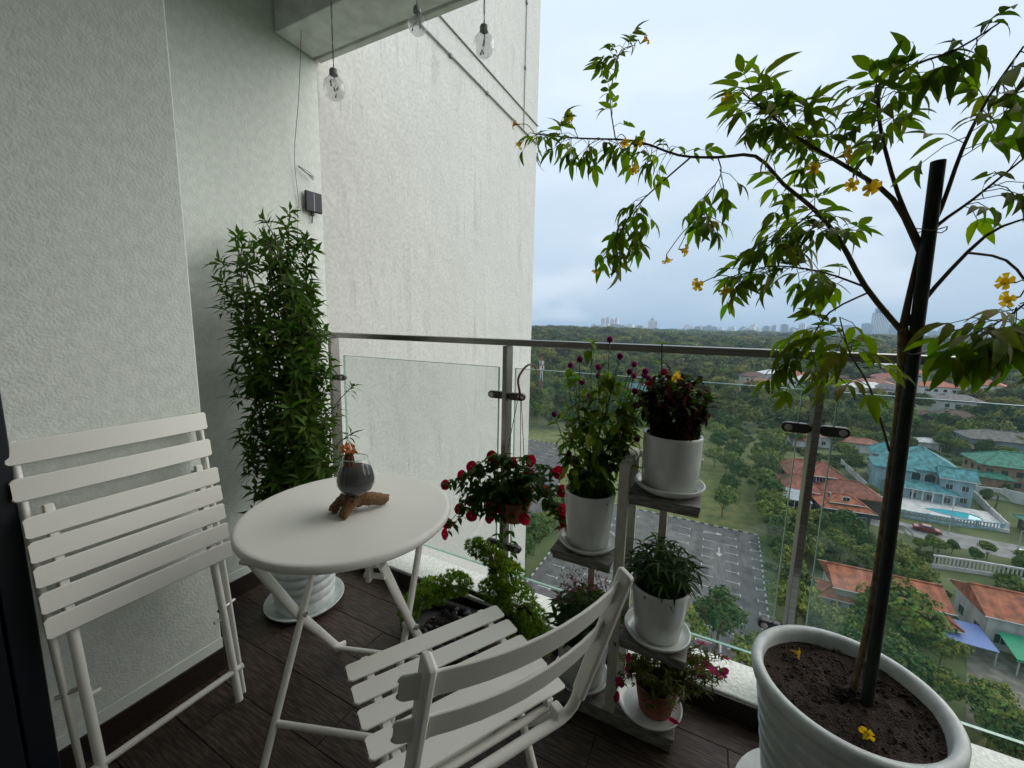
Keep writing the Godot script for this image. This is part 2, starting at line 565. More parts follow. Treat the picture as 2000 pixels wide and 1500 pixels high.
# ------------------------------------------------------------------ camera, sky, light
func make_view() -> void:
	var cam := Camera3D.new()
	cam.name = "camera"
	cam.position = Vector3(0, 1.27, 0)
	cam.rotation_degrees = Vector3(-8.184, 26.881, 1.2753)
	cam.fov = 87.21
	cam.near = 0.02
	cam.far = 12000.0
	add_child(cam)
	cam.current = true

	var env := Environment.new()
	env.background_mode = Environment.BG_SKY
	var sky := Sky.new()
	var pano := PanoramaSkyMaterial.new()
	pano.panorama = sky_image()
	sky.sky_material = pano
	env.sky = sky
	env.background_energy_multiplier = 1.0
	env.tonemap_mode = Environment.TONE_MAPPER_LINEAR
	env.tonemap_exposure = 1.9
	env.fog_enabled = true
	env.fog_density = 0.00015
	env.fog_light_color = Color(0.74, 0.83, 0.92)
	env.sdfgi_enabled = true
	env.ssao_enabled = true
	env.ssil_enabled = true
	var we := WorldEnvironment.new()
	we.name = "world_environment"
	we.environment = env
	add_child(we)

	var sun := DirectionalLight3D.new()
	sun.name = "veiled_sun"
	sun.light_color = Color(1.0, 0.97, 0.92)
	sun.light_energy = 0.5
	sun.light_angular_distance = 70.0
	sun.shadow_enabled = true
	add_child(sun)
	sun.look_at_from_position(Vector3(0.78, 0.68, -0.65), Vector3.ZERO)


# overcast sky: pale overhead, bluer towards the horizon, soft cloud banks
func sky_image() -> ImageTexture:
	var w := 768
	var h := 384
	var im := Image.create(w, h, false, Image.FORMAT_RGBF)
	var n := FastNoiseLite.new()
	n.seed = 5
	n.frequency = 1.0
	n.fractal_octaves = 5
	for y in h:
		var el := PI * (0.5 - (y + 0.5) / h)
		for x in w:
			var az := TAU * ((x + 0.5) / w - 0.5)
			var d := Vector3(cos(el) * sin(az), sin(el), -cos(el) * cos(az))
			var up := maxf(d.y, 0.0)
			var q := d * Vector3(1.6, 4.2, 1.6)
			var cloud := n.get_noise_3d(q.x, q.y, q.z) + 0.5 * n.get_noise_3d(q.x * 2.3 + 9.0, q.y * 2.3, q.z * 2.3)
			var t := clampf(pow(up, 0.55) * 1.8 + cloud * 0.32, 0.0, 1.0)
			var c := Color(0.225, 0.322, 0.415).lerp(Color(0.378, 0.445, 0.52), t)
			var wisp := smoothstep(0.05, 0.5, cloud)
			c = c.lerp(Color(0.43, 0.488, 0.55), wisp * 0.6)
			c = c * (0.93 + 0.25 * up)
			im.set_pixel(x, y, Color(c.r, c.g, c.b))
	return ImageTexture.create_from_image(im)


# ------------------------------------------------------------------ the balcony itself
func slab(called: String, label: String, category: String, lo: Vector3, hi: Vector3, material: Material, bev := 0.0) -> MeshInstance3D:
	var m := mb()
	box(m, Vector3.ZERO, hi - lo, bev)
	var o := part(self, called, m, material, (lo + hi) / 2)
	tag(o, label, category, "", "structure")
	return o


func make_balcony() -> void:
	var NW := -1.525
	var FW := -1.893
	# floor: wood-look tiles laid along x over a dark bed
	var bed := slab("balcony_floor", "dark brown wood-look tiled balcony floor", "floor", Vector3(-2.3, -0.35, -1.54), Vector3(3.2, -0.006, 1.6), M.grout)
	var zs := []
	for i in 21:
		zs.append(-1.41 + 0.147 * i)
	var meshes := {}
	for i in zs.size() - 1:
		var x := -2.2 - fmod(i * 0.37, 0.9)
		while x < 3.1:
			var x0 := maxf(x, -1.905)
			var x1 := minf(x + 0.9, 3.15)
			if x1 - x0 > 0.03 and zs[i + 1] < 1.5:
				var key := snappedf(x1 - x0, 0.001)
				if not meshes.has(key):
					var m := mb()
					box(m, Vector3.ZERO, Vector3(x1 - x0 - 0.002, 0.012, 0.145), 0.0012)
					meshes[key] = m.mesh()
				part(bed, "floor_tile", meshes[key], M["plank%d" % rng.randi_range(0, 3)], Vector3((x0 + x1) / 2, -0.006 + rnd(-0.0003, 0.0003), (zs[i] + zs[i + 1]) / 2) - bed.position)
			x += 0.9
	# walls
	var pier := slab("near_wall", "white stuccoed wall beside the folded chair", "wall", Vector3(-2.4, -0.35, -0.71), Vector3(NW, 2.9, 1.6), M.stucco_paint, 0.006)
	var niche := slab("far_wall", "white stuccoed wall behind the tall leafy shrub", "wall", Vector3(-2.4, -0.35, -1.512), Vector3(FW, 2.9, -0.7), M.stucco_paint, 0.005)
	var fin := slab("exterior_wall", "weathered grey rendered side wall of the building beyond the railing", "wall", Vector3(-2.75, -14, -4.22), Vector3(-1.9, 9, -1.5), M.concrete, 0.015)
	slab("sliding_doors", "curtained sliding doors behind the viewer", "doors", Vector3(-1.6, -0.35, 1.1), Vector3(3.2, 2.9, 1.3), M.curtained_glass)
	slab("end_wall", "pale wall at the far right end of the balcony", "wall", Vector3(3.1, -0.35, -1.54), Vector3(3.3, 2.9, 1.6), M.smooth_paint)
	slab("ceiling", "grey painted balcony ceiling", "ceiling", Vector3(-2.4, 2.9, -1.53), Vector3(3.3, 3.05, 1.7), M.ceiling_paint)
	# beam with a drip groove near its outer edge
	var beam := thing("ceiling_beam", "grey concrete beam above the railing", "beam", Vector3(0, 2.546, 0))
	beam.set_meta("kind", "structure")
	var m := mb()
	box(m, Vector3(0.7, 0.2, -1.392), Vector3(5.18, 0.4, 0.196), 0.006)
	part(beam, "beam_body", m, M.ceiling_paint)
	m = mb()
	box(m, Vector3(0.7, 0.2, -1.518), Vector3(5.18, 0.4, 0.032), 0.004)
	part(beam, "drip_edge", m, M.ceiling_paint)
	m = mb()
	box(m, Vector3(0.7, 0.206, -1.496), Vector3(5.18, 0.386, 0.014))
	part(beam, "drip_groove", m, M.ceiling_paint)
	# smooth painted band and tiled skirting at the foot of the walls
	for a in [[pier, NW, -0.71, 1.4], [niche, FW, -1.37, -0.712]]:
		var holder: Node3D = a[0]
		var bm := mb()
		box(bm, Vector3.ZERO, Vector3(0.004, 0.038, a[3] - a[2]))
		part(holder, "painted_band", bm, M.smooth_paint, Vector3(a[1] + 0.0015, 0.104, (a[2] + a[3]) / 2) - holder.position)
		var z: float = a[2]
		while z < a[3] - 0.01:
			var z1: float = minf(z + 0.6, a[3])
			var tm := mb()
			box(tm, Vector3.ZERO, Vector3(0.011, 0.085, z1 - z - 0.002), 0.0015)
			part(holder, "skirting_tile", tm, M.skirting, Vector3(a[1] + 0.005, 0.0425, (z + z1) / 2) - holder.position)
			z = z1
	var em := mb()
	box(em, Vector3.ZERO, Vector3(0.36, 0.085, 0.01), 0.0015)
	part(pier, "skirting_tile", em, M.skirting, Vector3(NW - 0.18, 0.0425, -0.716) - pier.position)
	# kerb under the railing: white render on top, dark tiles on the room side
	var kerb := slab("kerb_ledge", "white rendered kerb ledge under the railing", "ledge", Vector3(FW + 0.002, -0.34, -1.545), Vector3(3.1, 0.085, -1.378), M.ledge_render, 0.006)
	var x := FW + 0.005
	var kt := mb()
	box(kt, Vector3.ZERO, Vector3(0.298, 0.076, 0.009), 0.0015)
	var kmesh := kt.mesh()
	while x < 3.0:
		part(kerb, "kerb_tile", kmesh, M.skirting, Vector3(x + 0.15, 0.04, -1.3735) - kerb.position)
		x += 0.3
	# dark door frame at the edge of the view
	var door := thing("door_frame", "dark navy metal door frame beside the folded chair", "door frame", Vector3(-1.5, 0, 0.1))
	m = mb()
	box(m, Vector3(0, 1.25, -0.36), Vector3(0.046, 2.5, 0.05), 0.003)
	part(door, "jamb", m, M.door_frame)
	m = mb()
	box(m, Vector3(0.012, 1.25, -0.13), Vector3(0.02, 2.5, 0.4), 0.002)
	part(door, "leaf_edge", m, M.door_frame)
	m = mb()
	box(m, Vector3(0, 2.53, 0.2), Vector3(0.046, 0.06, 1.17), 0.003)
	part(door, "head", m, M.door_frame)
	# lightning tape and cables fixed along the exterior wall
	cable("wall_cable", "upper grey cable clipped along the weathered exterior wall", [Vector3(-1.893, 3.37, -1.6), Vector3(-1.893, 3.37, -4.215)], 0.006, false)
	cable("wall_cable", "lower thick grey cable with ties along the weathered exterior wall", [Vector3(-1.89, 3.19, -1.6), Vector3(-1.89, 3.19, -2.6), Vector3(-1.89, 3.185, -4.2)], 0.007, true)
	cable("wall_cable", "thin upright conductor near the outer edge of the exterior wall", [Vector3(-1.893, 6.0, -3.87), Vector3(-1.893, 3.19, -3.87)], 0.0045, true)


func cable(called: String, label: String, pts: Array, r: float, ties: bool) -> void:
	var o := thing(called, label, "cable", pts[0])
	var m := mb()
	var rel := []
	for p in pts:
		rel.append(p - pts[0])
	tube(m, rel, r, 6)
	part(o, "sheath", m, M.cable_grey)
	if ties:
		var d: Vector3 = rel[-1]
		var count := int(d.length() / 0.5)
		for i in range(1, count):
			var p: Vector3 = d * (float(i) / count)
			var cm := mb()
			box(cm, p, Vector3(0.018, 0.028, 0.028), 0.004)
			part(o, "clip", cm, M.wire)


func make_railing() -> void:
	var o := thing("balcony_railing", "brushed steel railing with clear glass panes on the kerb", "railing", Vector3(0, 0.085, -1.46))
	var m := mb()
	box(m, Vector3(0.6, 1.1195, 0), Vector3(4.98, 0.025, 0.06), 0.003)
	part(o, "top_rail", m, M.steel)
	var posts := [-1.79, -0.762, 0.276, 1.31, 2.35]
	var pm := mb()
	box(pm, Vector3(0, 0.5525, 0), Vector3(0.02, 1.105, 0.056), 0.002)
	var post_mesh := pm.mesh()
	var fm := mb()
	box(fm, Vector3(0, 0.006, 0), Vector3(0.09, 0.012, 0.09), 0.002)
	var foot_mesh := fm.mesh()
	for i in posts.size():
		var post := part(o, "post", post_mesh, M.steel, Vector3(posts[i], 0, 0))
		part(post, "base_plate", foot_mesh, M.steel)
		for y in [0.9, 0.236]:
			for s in [-1.0, 1.0]:
				if i == 0 and s < 0:
					continue
				var cm := mb()
				slat(cm, Transform3D(Basis(Vector3.RIGHT, PI / 2), Vector3(s * 0.047, 0, 0)), 0.074, 0.03, 0.022, 0.014)
				var clamp := part(post, "glass_clamp", cm, M.dark_metal, Vector3(0, y, 0.004))
				var bm := mb()
				lathe(bm, [Vector2(0.010, 0), Vector2(0.010, 0.002), Vector2(0.0055, 0.003), Vector2(0.005, 0.0012), Vector2(0, 0.0012)], 16, Transform3D(Basis(Vector3.RIGHT, PI / 2), Vector3(s * 0.066, 0, 0.0112)))
				var bolt := MeshInstance3D.new()
				bolt.name = "bolt"
				bolt.mesh = bm.mesh()
				bolt.material_override = M.bolt
				post.add_child(bolt, true)
				bolt.position = Vector3(0, y, 0.004)
	var panes := [[-1.71, -0.80], [-0.722, 0.234], [0.322, 1.268], [1.356, 2.305]]
	for p in panes:
		var gm := mb()
		box(gm, Vector3(0, 0, 0), Vector3(p[1] - p[0], 0.9, 0.010))
		var pane := part(o, "glass_pane", gm, M.glass, Vector3((p[0] + p[1]) / 2, 0.565, 0.003))
		var em := mb()
		var w: float = p[1] - p[0]
		box(em, Vector3(0, 0.4512, 0), Vector3(w, 0.002, 0.0105))
		box(em, Vector3(0, -0.4512, 0), Vector3(w, 0.002, 0.0105))
		box(em, Vector3(-w / 2 - 0.001, 0, 0), Vector3(0.002, 0.9, 0.0105))
		box(em, Vector3(w / 2 + 0.001, 0, 0), Vector3(0.002, 0.9, 0.0105))
		part(pane, "polished_edge", em, M.glass_edge)


# ------------------------------------------------------------------ furniture
func make_table() -> void:
	var o := thing("bistro_table", "round white metal folding bistro table with crossed legs", "table", Vector3(-0.955, 0, -0.815), "", 0.349)
	var m := mb()
	var prof := [Vector2(0, 0.690), Vector2(0.286, 0.690), Vector2(0.288, 0.684), Vector2(0.294, 0.684), Vector2(0.2995, 0.690), Vector2(0.301, 0.698), Vector2(0.2985, 0.706), Vector2(0.293, 0.7095), Vector2(0.284, 0.7098), Vector2(0.2, 0.7095), Vector2(0, 0.7095)]
	lathe(m, prof, 72)
	part(o, "tabletop", m, M.white_powder)
	for sx in [-1.0, 1.0]:
		# under-frame rails
		m = mb()
		box(m, Vector3(sx * 0.175, 0.676, 0), Vector3(0.02, 0.026, 0.42), 0.003)
		part(o, "under_rail", m, M.white_powder)
		# broad leg from the far foot to the near edge
		m = mb()
		var a := Vector3(sx * 0.192, 0.004, -0.21)
		tube(m, [a + Vector3(0, 0, -0.045), a + Vector3(0, 0.026, 0.0), Vector3(sx * 0.192, 0.34, 0.005), Vector3(sx * 0.192, 0.672, 0.20)], [0.0155, 0.0155, 0.0155, 0.0155], 10, true, 0.55, Vector3(1, 0, 0))
		part(o, "leg", m, M.white_powder)
		m = mb()
		tube(m, [Vector3(sx * 0.174, 0.0, 0.215), Vector3(sx * 0.174, 0.34, 0.005), Vector3(sx * 0.174, 0.665, -0.195)], 0.0105, 10)
		part(o, "leg", m, M.white_powder)
		m = mb()
		tube(m, [Vector3(sx * 0.16, 0.34, 0.005), Vector3(sx * 0.212, 0.34, 0.005)], 0.0085, 10)
		part(o, "pivot", m, M.bolt)
		for z in [0.2, -0.195]:
			m = mb()
			box(m, Vector3(sx * 0.158, 0.652, z), Vector3(0.014, 0.06, 0.022), 0.003)
			tube(m, [Vector3(sx * 0.145, 0.637, z), Vector3(sx * 0.2, 0.637, z)], 0.007, 8)
			part(o, "bracket", m, M.white_powder)
	m = mb()
	tube(m, [Vector3(-0.19, 0.05, -0.188), Vector3(0.19, 0.05, -0.188)], 0.0085, 10)
	part(o, "crossbar", m, M.white_powder)
	m = mb()
	tube(m, [Vector3(-0.174, 0.10, 0.152), Vector3(0.174, 0.10, 0.152)], 0.0095, 10)
	part(o, "crossbar", m, M.white_powder)


# open folding chair: local -z is the front, x along the slats
func make_open_chair() -> void:
	var o := thing("folding_chair", "white slatted folding chair standing open at the table", "chair", Vector3(-0.491, 0, -0.694))
	o.basis = Basis(Vector3(0.507, 0, -0.862), Vector3.UP, Vector3(0.862, 0, 0.507))
	var m: MB
	for i in 5:
		m = mb()
		slat(m, Transform3D(Basis.IDENTITY, Vector3(0, 0.45 + 0.002 * i * 0.0, -0.134 + 0.067 * i)), 0.425, 0.054, 0.007, 0.011)
		part(o, "seat_slat", m, M.white_powder)
	for s in [-1.0, 1.0]:
		m = mb()
		box(m, Vector3(s * 0.163, 0.436, -0.005), Vector3(0.02, 0.02, 0.34), 0.004)
		part(o, "seat_rail", m, M.white_powder)
		# upright of the back, bent at the seat into the rear bar
		m = mb()
		var u := 0.2 if s > 0 else -0.178
		tube(m, curve([Vector3(s * 0.10, 0.418, 0.19), Vector3(u * 0.85, 0.42, 0.192), Vector3(u * 0.99, 0.445, 0.199), Vector3(u, 0.50, 0.215)], 4), [0.0115, 0.0115, 0.0115, 0.0115, 0.0115, 0.0115, 0.0115, 0.0115, 0.012, 0.012, 0.012, 0.011, 0.009], 12)
		part(o, "back_bend", m, M.white_powder)
		m = mb()
		var tilt := Basis(Vector3.RIGHT, atan2(0.12, 0.387))
		box(m, Vector3(u, 0.657, 0.266), Vector3(0.017, 0.365, 0.034), 0.006, tilt)
		part(o, "back_upright", m, M.white_powder)
		m = mb()
		tube(m, [Vector3(s * 0.185, 0.418, 0.185), Vector3(s * 0.185, 0.21, 0.0), Vector3(s * 0.185, 0.0, -0.19)], 0.0105, 10)
		part(o, "leg", m, M.white_powder)
		m = mb()
		tube(m, [Vector3(s * 0.14, 0.428, 0.03), Vector3(s * 0.14, 0.22, 0.165), Vector3(s * 0.14, 0.0, 0.31)], 0.0095, 10)
		part(o, "leg", m, M.white_powder)
		m = mb()
		box(m, Vector3(s * 0.165, 0.43, 0.185), Vector3(0.022, 0.04, 0.028), 0.004)
		part(o, "hinge_clip", m, M.white_powder)
		m = mb()
		tube(m, [Vector3(s * 0.13, 0.215, 0.168), Vector3(s * 0.2, 0.215, 0.0)], 0.006, 8)
		part(o, "pivot", m, M.bolt)
	m = mb()
	tube(m, [Vector3(-0.12, 0.418, 0.19), Vector3(0.12, 0.418, 0.19)], 0.0115, 12)
	part(o, "rear_bar", m, M.white_powder)
	m = mb()
	tube(m, [Vector3(-0.16, 0.424, 0.158), Vector3(0.16, 0.424, 0.158)], 0.009, 10)
	part(o, "rear_bar", m, M.white_powder)
	m = mb()
	tube(m, [Vector3(-0.185, 0.09, -0.108), Vector3(0.185, 0.09, -0.108)], 0.009, 10)
	part(o, "front_crossbar", m, M.white_powder)
	m = mb()
	tube(m, [Vector3(-0.14, 0.1, 0.244), Vector3(0.14, 0.1, 0.244)], 0.008, 10)
	part(o, "rear_crossbar", m, M.white_powder)
	var lean := atan2(0.12, 0.387)
	for a in [[0.785, 0.304], [0.685, 0.272]]:
		m = mb()
		var face := Basis(Vector3.RIGHT, PI / 2 + lean)  # slat face towards +z
		slat(m, Transform3D(face, Vector3(0, a[0], a[1] - 0.008)), 0.43, 0.056, 0.006, 0.012, 0.034)
		part(o, "back_slat", m, M.white_powder)


# the same kind of chair, folded flat and leaning on the wall
func make_folded_chair() -> void:
	var o := thing("folding_chair", "white slatted folding chair folded flat and leaning against the wall", "chair", Vector3(-1.345, 0, -0.487))
	# local x along the slats (towards the railing), local y up the leaning plane, local z away from the wall
	var up := Vector3(-0.150, 0.93, 0.0).normalized()
	var along := Vector3(0, 0, -1)
	var off := along.cross(up).normalized()
	if off.x < 0:
		off = -off
	o.basis = Basis(along, up, off) if along.cross(up).dot(off) > 0 else Basis(-along, up, off)
	var m: MB
	var tall := [0.95, 0.861, 0.769, 0.708, 0.646, 0.580, 0.517]
	var flat := Basis(Vector3.RIGHT, PI / 2)
	for i in 7:
		m = mb()
		var seat := i > 1
		slat(m, Transform3D(flat, Vector3(0, tall[i], 0.038 if seat else 0.014)), 0.425 if seat else 0.43, 0.0535 if seat else 0.057, 0.007, 0.011, 0.0 if seat else 0.012)
		part(o, "seat_slat" if seat else "back_slat", m, M.white_powder)
	for s in [-1.0, 1.0]:
		m = mb()
		tube(m, [Vector3(s * 0.196, 0.98, 0), Vector3(s * 0.196, 0.6, 0.0), Vector3(s * 0.19, 0.012, 0.0)], [0.016, 0.015, 0.011], 12, true, 0.6, Vector3(1, 0, 0))
		part(o, "back_upright", m, M.white_powder)
		m = mb()
		box(m, Vector3(s * 0.163, 0.655, 0.026), Vector3(0.02, 0.32, 0.018), 0.004)
		part(o, "seat_rail", m, M.white_powder)
		m = mb()
		tube(m, [Vector3(s * 0.16, 0.80, 0.014), Vector3(s * 0.163, 0.4, 0.02), Vector3(s * 0.163, 0.012, 0.026)], 0.0115, 10)
		part(o, "leg", m, M.white_powder)
		m = mb()
		tube(m, [Vector3(s * 0.15, 0.33, 0.022), Vector3(s * 0.21, 0.33, 0.0)], 0.006, 8)
		part(o, "pivot", m, M.bolt)
		m = mb()
		tube(m, [Vector3(s * 0.163, 0.3, 0.02), Vector3(s * 0.135, 0.3, 0.02)], 0.006, 8)
		part(o, "stop_pin", m, M.white_powder)
	m = mb()
	tube(m, [Vector3(-0.19, 0.115, 0.026), Vector3(0.19, 0.115, 0.026)], 0.0095, 10)
	part(o, "crossbar", m, M.white_powder)


func make_stand() -> void:
	var o := thing("plant_stand", "slim whitewashed wooden plant stand with stepped shelves by the railing", "plant stand", Vector3(-0.22, 0, -1.255))
	var m := mb()
	# base: boards on two skids
	for i in 2:
		m = mb()
		box(m, Vector3(0, 0.041, -0.047 + 0.093 * i), Vector3(0.40, 0.014, 0.091), 0.002)
		part(o, "base_board", m, M.grey_wood)
	m = mb()
	box(m, Vector3(0, 0.017, 0.082), Vector3(0.39, 0.034, 0.018), 0.002)
	part(o, "skid", m, M.grey_wood)
	m = mb()
	box(m, Vector3(0, 0.017, -0.082), Vector3(0.39, 0.034, 0.018), 0.002)
	part(o, "skid", m, M.grey_wood)
	# middle frame
	for z in [0.083, -0.083]:
		m = mb()
		box(m, Vector3(0.006, 0.463, z), Vector3(0.03, 0.83, 0.02), 0.002)
		part(o, "upright", m, M.white_wood)
	m = mb()
	box(m, Vector3(0.006, 0.872, 0), Vector3(0.029, 0.02, 0.146), 0.002)
	part(o, "top_cap", m, M.white_wood)
	m = mb()
	box(m, Vector3(0.115, 0.866, -0.083), Vector3(0.19, 0.022, 0.016), 0.002)
	part(o, "back_rail", m, M.white_wood)
	# stepped shelves with their rear legs
	for a in [[-0.118, 0.548, -0.115, 0.048], [0.117, 0.790, 0.108, 0.325], [0.117, 0.315, 0.205, 0.048]]:
		for i in 2:
			m = mb()
			box(m, Vector3(a[0], a[1] - 0.008, -0.0455 + 0.091 * i), Vector3(0.195, 0.016, 0.089), 0.002)
			part(o, "shelf_board", m, M.grey_wood)
		m = mb()
		box(m, Vector3(a[0], a[1] - 0.027, 0.07), Vector3(0.19, 0.02, 0.016), 0.002)
		part(o, "shelf_bearer", m, M.grey_wood)
		m = mb()
		box(m, Vector3(a[0], a[1] - 0.027, -0.07), Vector3(0.19, 0.02, 0.016), 0.002)
		part(o, "shelf_bearer", m, M.grey_wood)
		m = mb()
		var top: float = a[1] - 0.037
		box(m, Vector3(a[2], (top + a[3]) / 2, -0.075), Vector3(0.024, top - a[3], 0.02), 0.002)
		part(o, "rear_leg", m, M.white_wood)


# ------------------------------------------------------------------ pots and small things
func pot_profile(rt: float, rb: float, h: float, wall := 0.008, lip := 0.0) -> Array:
	return [Vector2(0, 0.004), Vector2(rb - 0.008, 0.0), Vector2(rb, 0.005), Vector2(lerpf(rb, rt, 0.5) + 0.001, h * 0.5), Vector2(rt + lip, h - 0.010), Vector2(rt + lip + 0.0015, h - 0.004), Vector2(rt - 0.002, h), Vector2(rt - wall, h - 0.002), Vector2(rt - wall - 0.001, h - 0.02), Vector2(lerpf(rb, rt, 0.6) - wall, h * 0.55), Vector2(0, h * 0.5)]


func saucer_profile(r: float, h := 0.022) -> Array:
	return [Vector2(0, 0), Vector2(r * 0.78, 0), Vector2(r * 0.93, h * 0.45), Vector2(r, h * 0.9), Vector2(r - 0.001, h), Vector2(r - 0.005, h), Vector2(r * 0.9, h * 0.5), Vector2(r * 0.74, 0.006), Vector2(r * 0.6, 0.009), Vector2(0, 0.008)]


func soil(parent: Node3D, r: float, y: float) -> void:
	var m := mb()
	var rows := 6
	var sides := 28
	for j in rows:
		for k in sides:
			var q := []
			for t in [[j, k], [j, k + 1], [j + 1, k + 1], [j + 1, k]]:
				var rr: float = r * t[0] / rows
				var a: float = TAU * (t[1] % sides) / sides
				q.append(Vector3(cos(a) * rr, y + 0.004 * sin(rr * 170.0 + a * 3.0) + 0.003 * sin(a * 7.0 + rr * 90.0), sin(a) * rr))
			m.flat(q[0], q[1], q[2], q[3], Vector3.UP)
	part(parent, "soil", m, M.soil)


func potted(called: String, label: String, category: String, at: Vector3, rt: float, rb: float, h: float, material: Material, group := "") -> Node3D:
	var o := thing(called, label, category, at, group)
	var m := mb()
	lathe(m, pot_profile(rt, rb, h), 48)
	part(o, "pot", m, material)
	soil(o, rt - 0.009, h - 0.03)
	return o


func saucer(label: String, at: Vector3, r: float, h: float, material: Material) -> void:
	var m := mb()
	lathe(m, saucer_profile(r, h), 48)
	var o := part(self, "saucer", m, material, at)
	tag(o, label, "saucer", "")


# ------------------------------------------------------------------ plants
func leaf_green(base: Color, spread := 0.25) -> Color:
	var k := 1.0 + rnd(-spread, spread)
	return Color(base.r * k * (1.0 + rnd(-0.15, 0.3)), base.g * k, base.b * k * (1.0 + rnd(-0.3, 0.3)))


# tall shrub of many upright stems with whorls of narrow leaves
func make_shrub() -> void:
	saucer("wide white saucer under the ribbed pot of the tall shrub", Vector3(-1.585, 0, -1.085), 0.165, 0.03, M.plastic_white)
	var o := thing("tall_shrub", "tall dense narrow-leaved shrub in a white ribbed pot by the wall", "potted plant", Vector3(-1.585, 0.009, -1.085))
	var m := mb()
	var prof := [Vector2(0, 0.0), Vector2(0.115, 0.0)]
	for i in 7:
		var y := 0.01 + i * 0.043
		var r := 0.118 + 0.0045 * i
		for t in 5:
			prof.append(Vector2(r + 0.0065 * sin(PI * t / 4.0), y + 0.0425 * t / 4.0))
	prof.append_array([Vector2(0.158, 0.315), Vector2(0.159, 0.33), Vector2(0.152, 0.334), Vector2(0.146, 0.33), Vector2(0.142, 0.30), Vector2(0.0, 0.25)])
	lathe(m, prof, 56)
	part(o, "pot", m, M.plastic_white)
	soil(o, 0.143, 0.3)
	rng.seed = 77
	var gaps := FastNoiseLite.new()
	gaps.seed = 4
	gaps.frequency = 3.2
	var stems := mb()
	var fol := mb(true)
	for s in 17:
		var a := TAU * s / 17.0 + rnd(-0.2, 0.2)
		var r0 := rnd(0.02, 0.1)
		var lean := rnd(0.02, 0.11)
		var hh := rnd(1.1, 1.5)
		var base := Vector3(cos(a) * r0, 0.29, sin(a) * r0)
		var top := Vector3(cos(a) * (r0 + lean) - 0.03, 0.12 + hh, sin(a) * (r0 + lean) * 0.75 + 0.02)
		top.x = maxf(top.x - 0.01, -0.24)
		if s == 3:
			top = Vector3(-0.05, 1.66, -0.05)
		if s == 8:
			top = Vector3(-0.08, 1.58, 0.02)
		var mid := base.lerp(top, 0.5) + Vector3(rnd(-0.04, 0.04), 0, rnd(-0.04, 0.04))
		var line := curve([base, mid, top], 5)
		var rad := []
		for i in line.size():
			rad.append(lerpf(0.006, 0.002, float(i) / (line.size() - 1)))
		tube(stems, line, rad, 5, false)
		# side shoots carry whorls
		var shoots := 30
		for k in shoots:
			var t := lerpf(0.12, 1.0, (k + rnd(0.0, 0.9)) / shoots)
			var p := base.lerp(mid, t * 2.0) if t < 0.5 else mid.lerp(top, (t - 0.5) * 2.0)
			var out := Vector3(cos(a), 0, sin(a)).rotated(Vector3.UP, rnd(-2.0, 2.0))
			var reach := rnd(0.02, 0.13) * (1.0 - 0.35 * t)
			var q := p + out * reach + Vector3.UP * rnd(0.0, 0.07)
			q.x = maxf(q.x, -0.27)
			if gaps.get_noise_3dv(q) > 0.30 and q.y > 0.8:
				continue
			tube(stems, [p, q], [0.0022, 0.0015], 4, false)
			var axis := (out * 0.6 + Vector3.UP * rnd(0.3, 1.0)).normalized()
			whorl(fol, q, axis, rng.randi_range(10, 14), rnd(0.05, 0.072), 0.0175, Color(0.075, 0.135, 0.026))
	# two shoots that reach towards the railing
	for e in [[Vector3(0.03, 0.82, -0.13), Vector3(0.10, 0.97, -0.22)], [Vector3(0.03, 0.64, -0.12), Vector3(0.13, 0.76, -0.18)]]:
		tube(stems, curve([e[0], e[0].lerp(e[1], 0.5) + Vector3(0, 0.015, 0), e[1]], 4), 0.002, 5, false)
		whorl(fol, e[1], (e[1] - e[0] + Vector3.UP * 0.05).normalized(), 12, 0.062, 0.012, Color(0.06, 0.13, 0.02))
		whorl(fol, e[0].lerp(e[1], 0.4), Vector3.UP, 8, 0.055, 0.011, Color(0.05, 0.11, 0.02))
	part(o, "stems", stems, M.twig)
	part(o, "foliage", fol, M.leaves, Vector3.ZERO, "stuff")


func whorl(m: MB, at: Vector3, axis: Vector3, count: int, length: float, width: float, base: Color) -> void:
	var side := axis.cross(Vector3(0.31, 0.2, 0.93)).normalized()
	for i in count:
		var a := 2.4 * i + rnd(-0.2, 0.2)
		var f := float(i) / count
		var out := side.rotated(axis, a)
		var d := (out * lerpf(1.0, 0.45, f) + axis * lerpf(0.15, 0.9, f) + Vector3(0, -0.12, 0)).normalized()
		m.col = leaf_green(base, 0.35)
		leaf(m, at - axis * (0.035 * (1.0 - f)), d, axis, length * rnd(0.75, 1.1), width * rnd(0.8, 1.15), rnd(0.2, 0.9), 0.2, false)


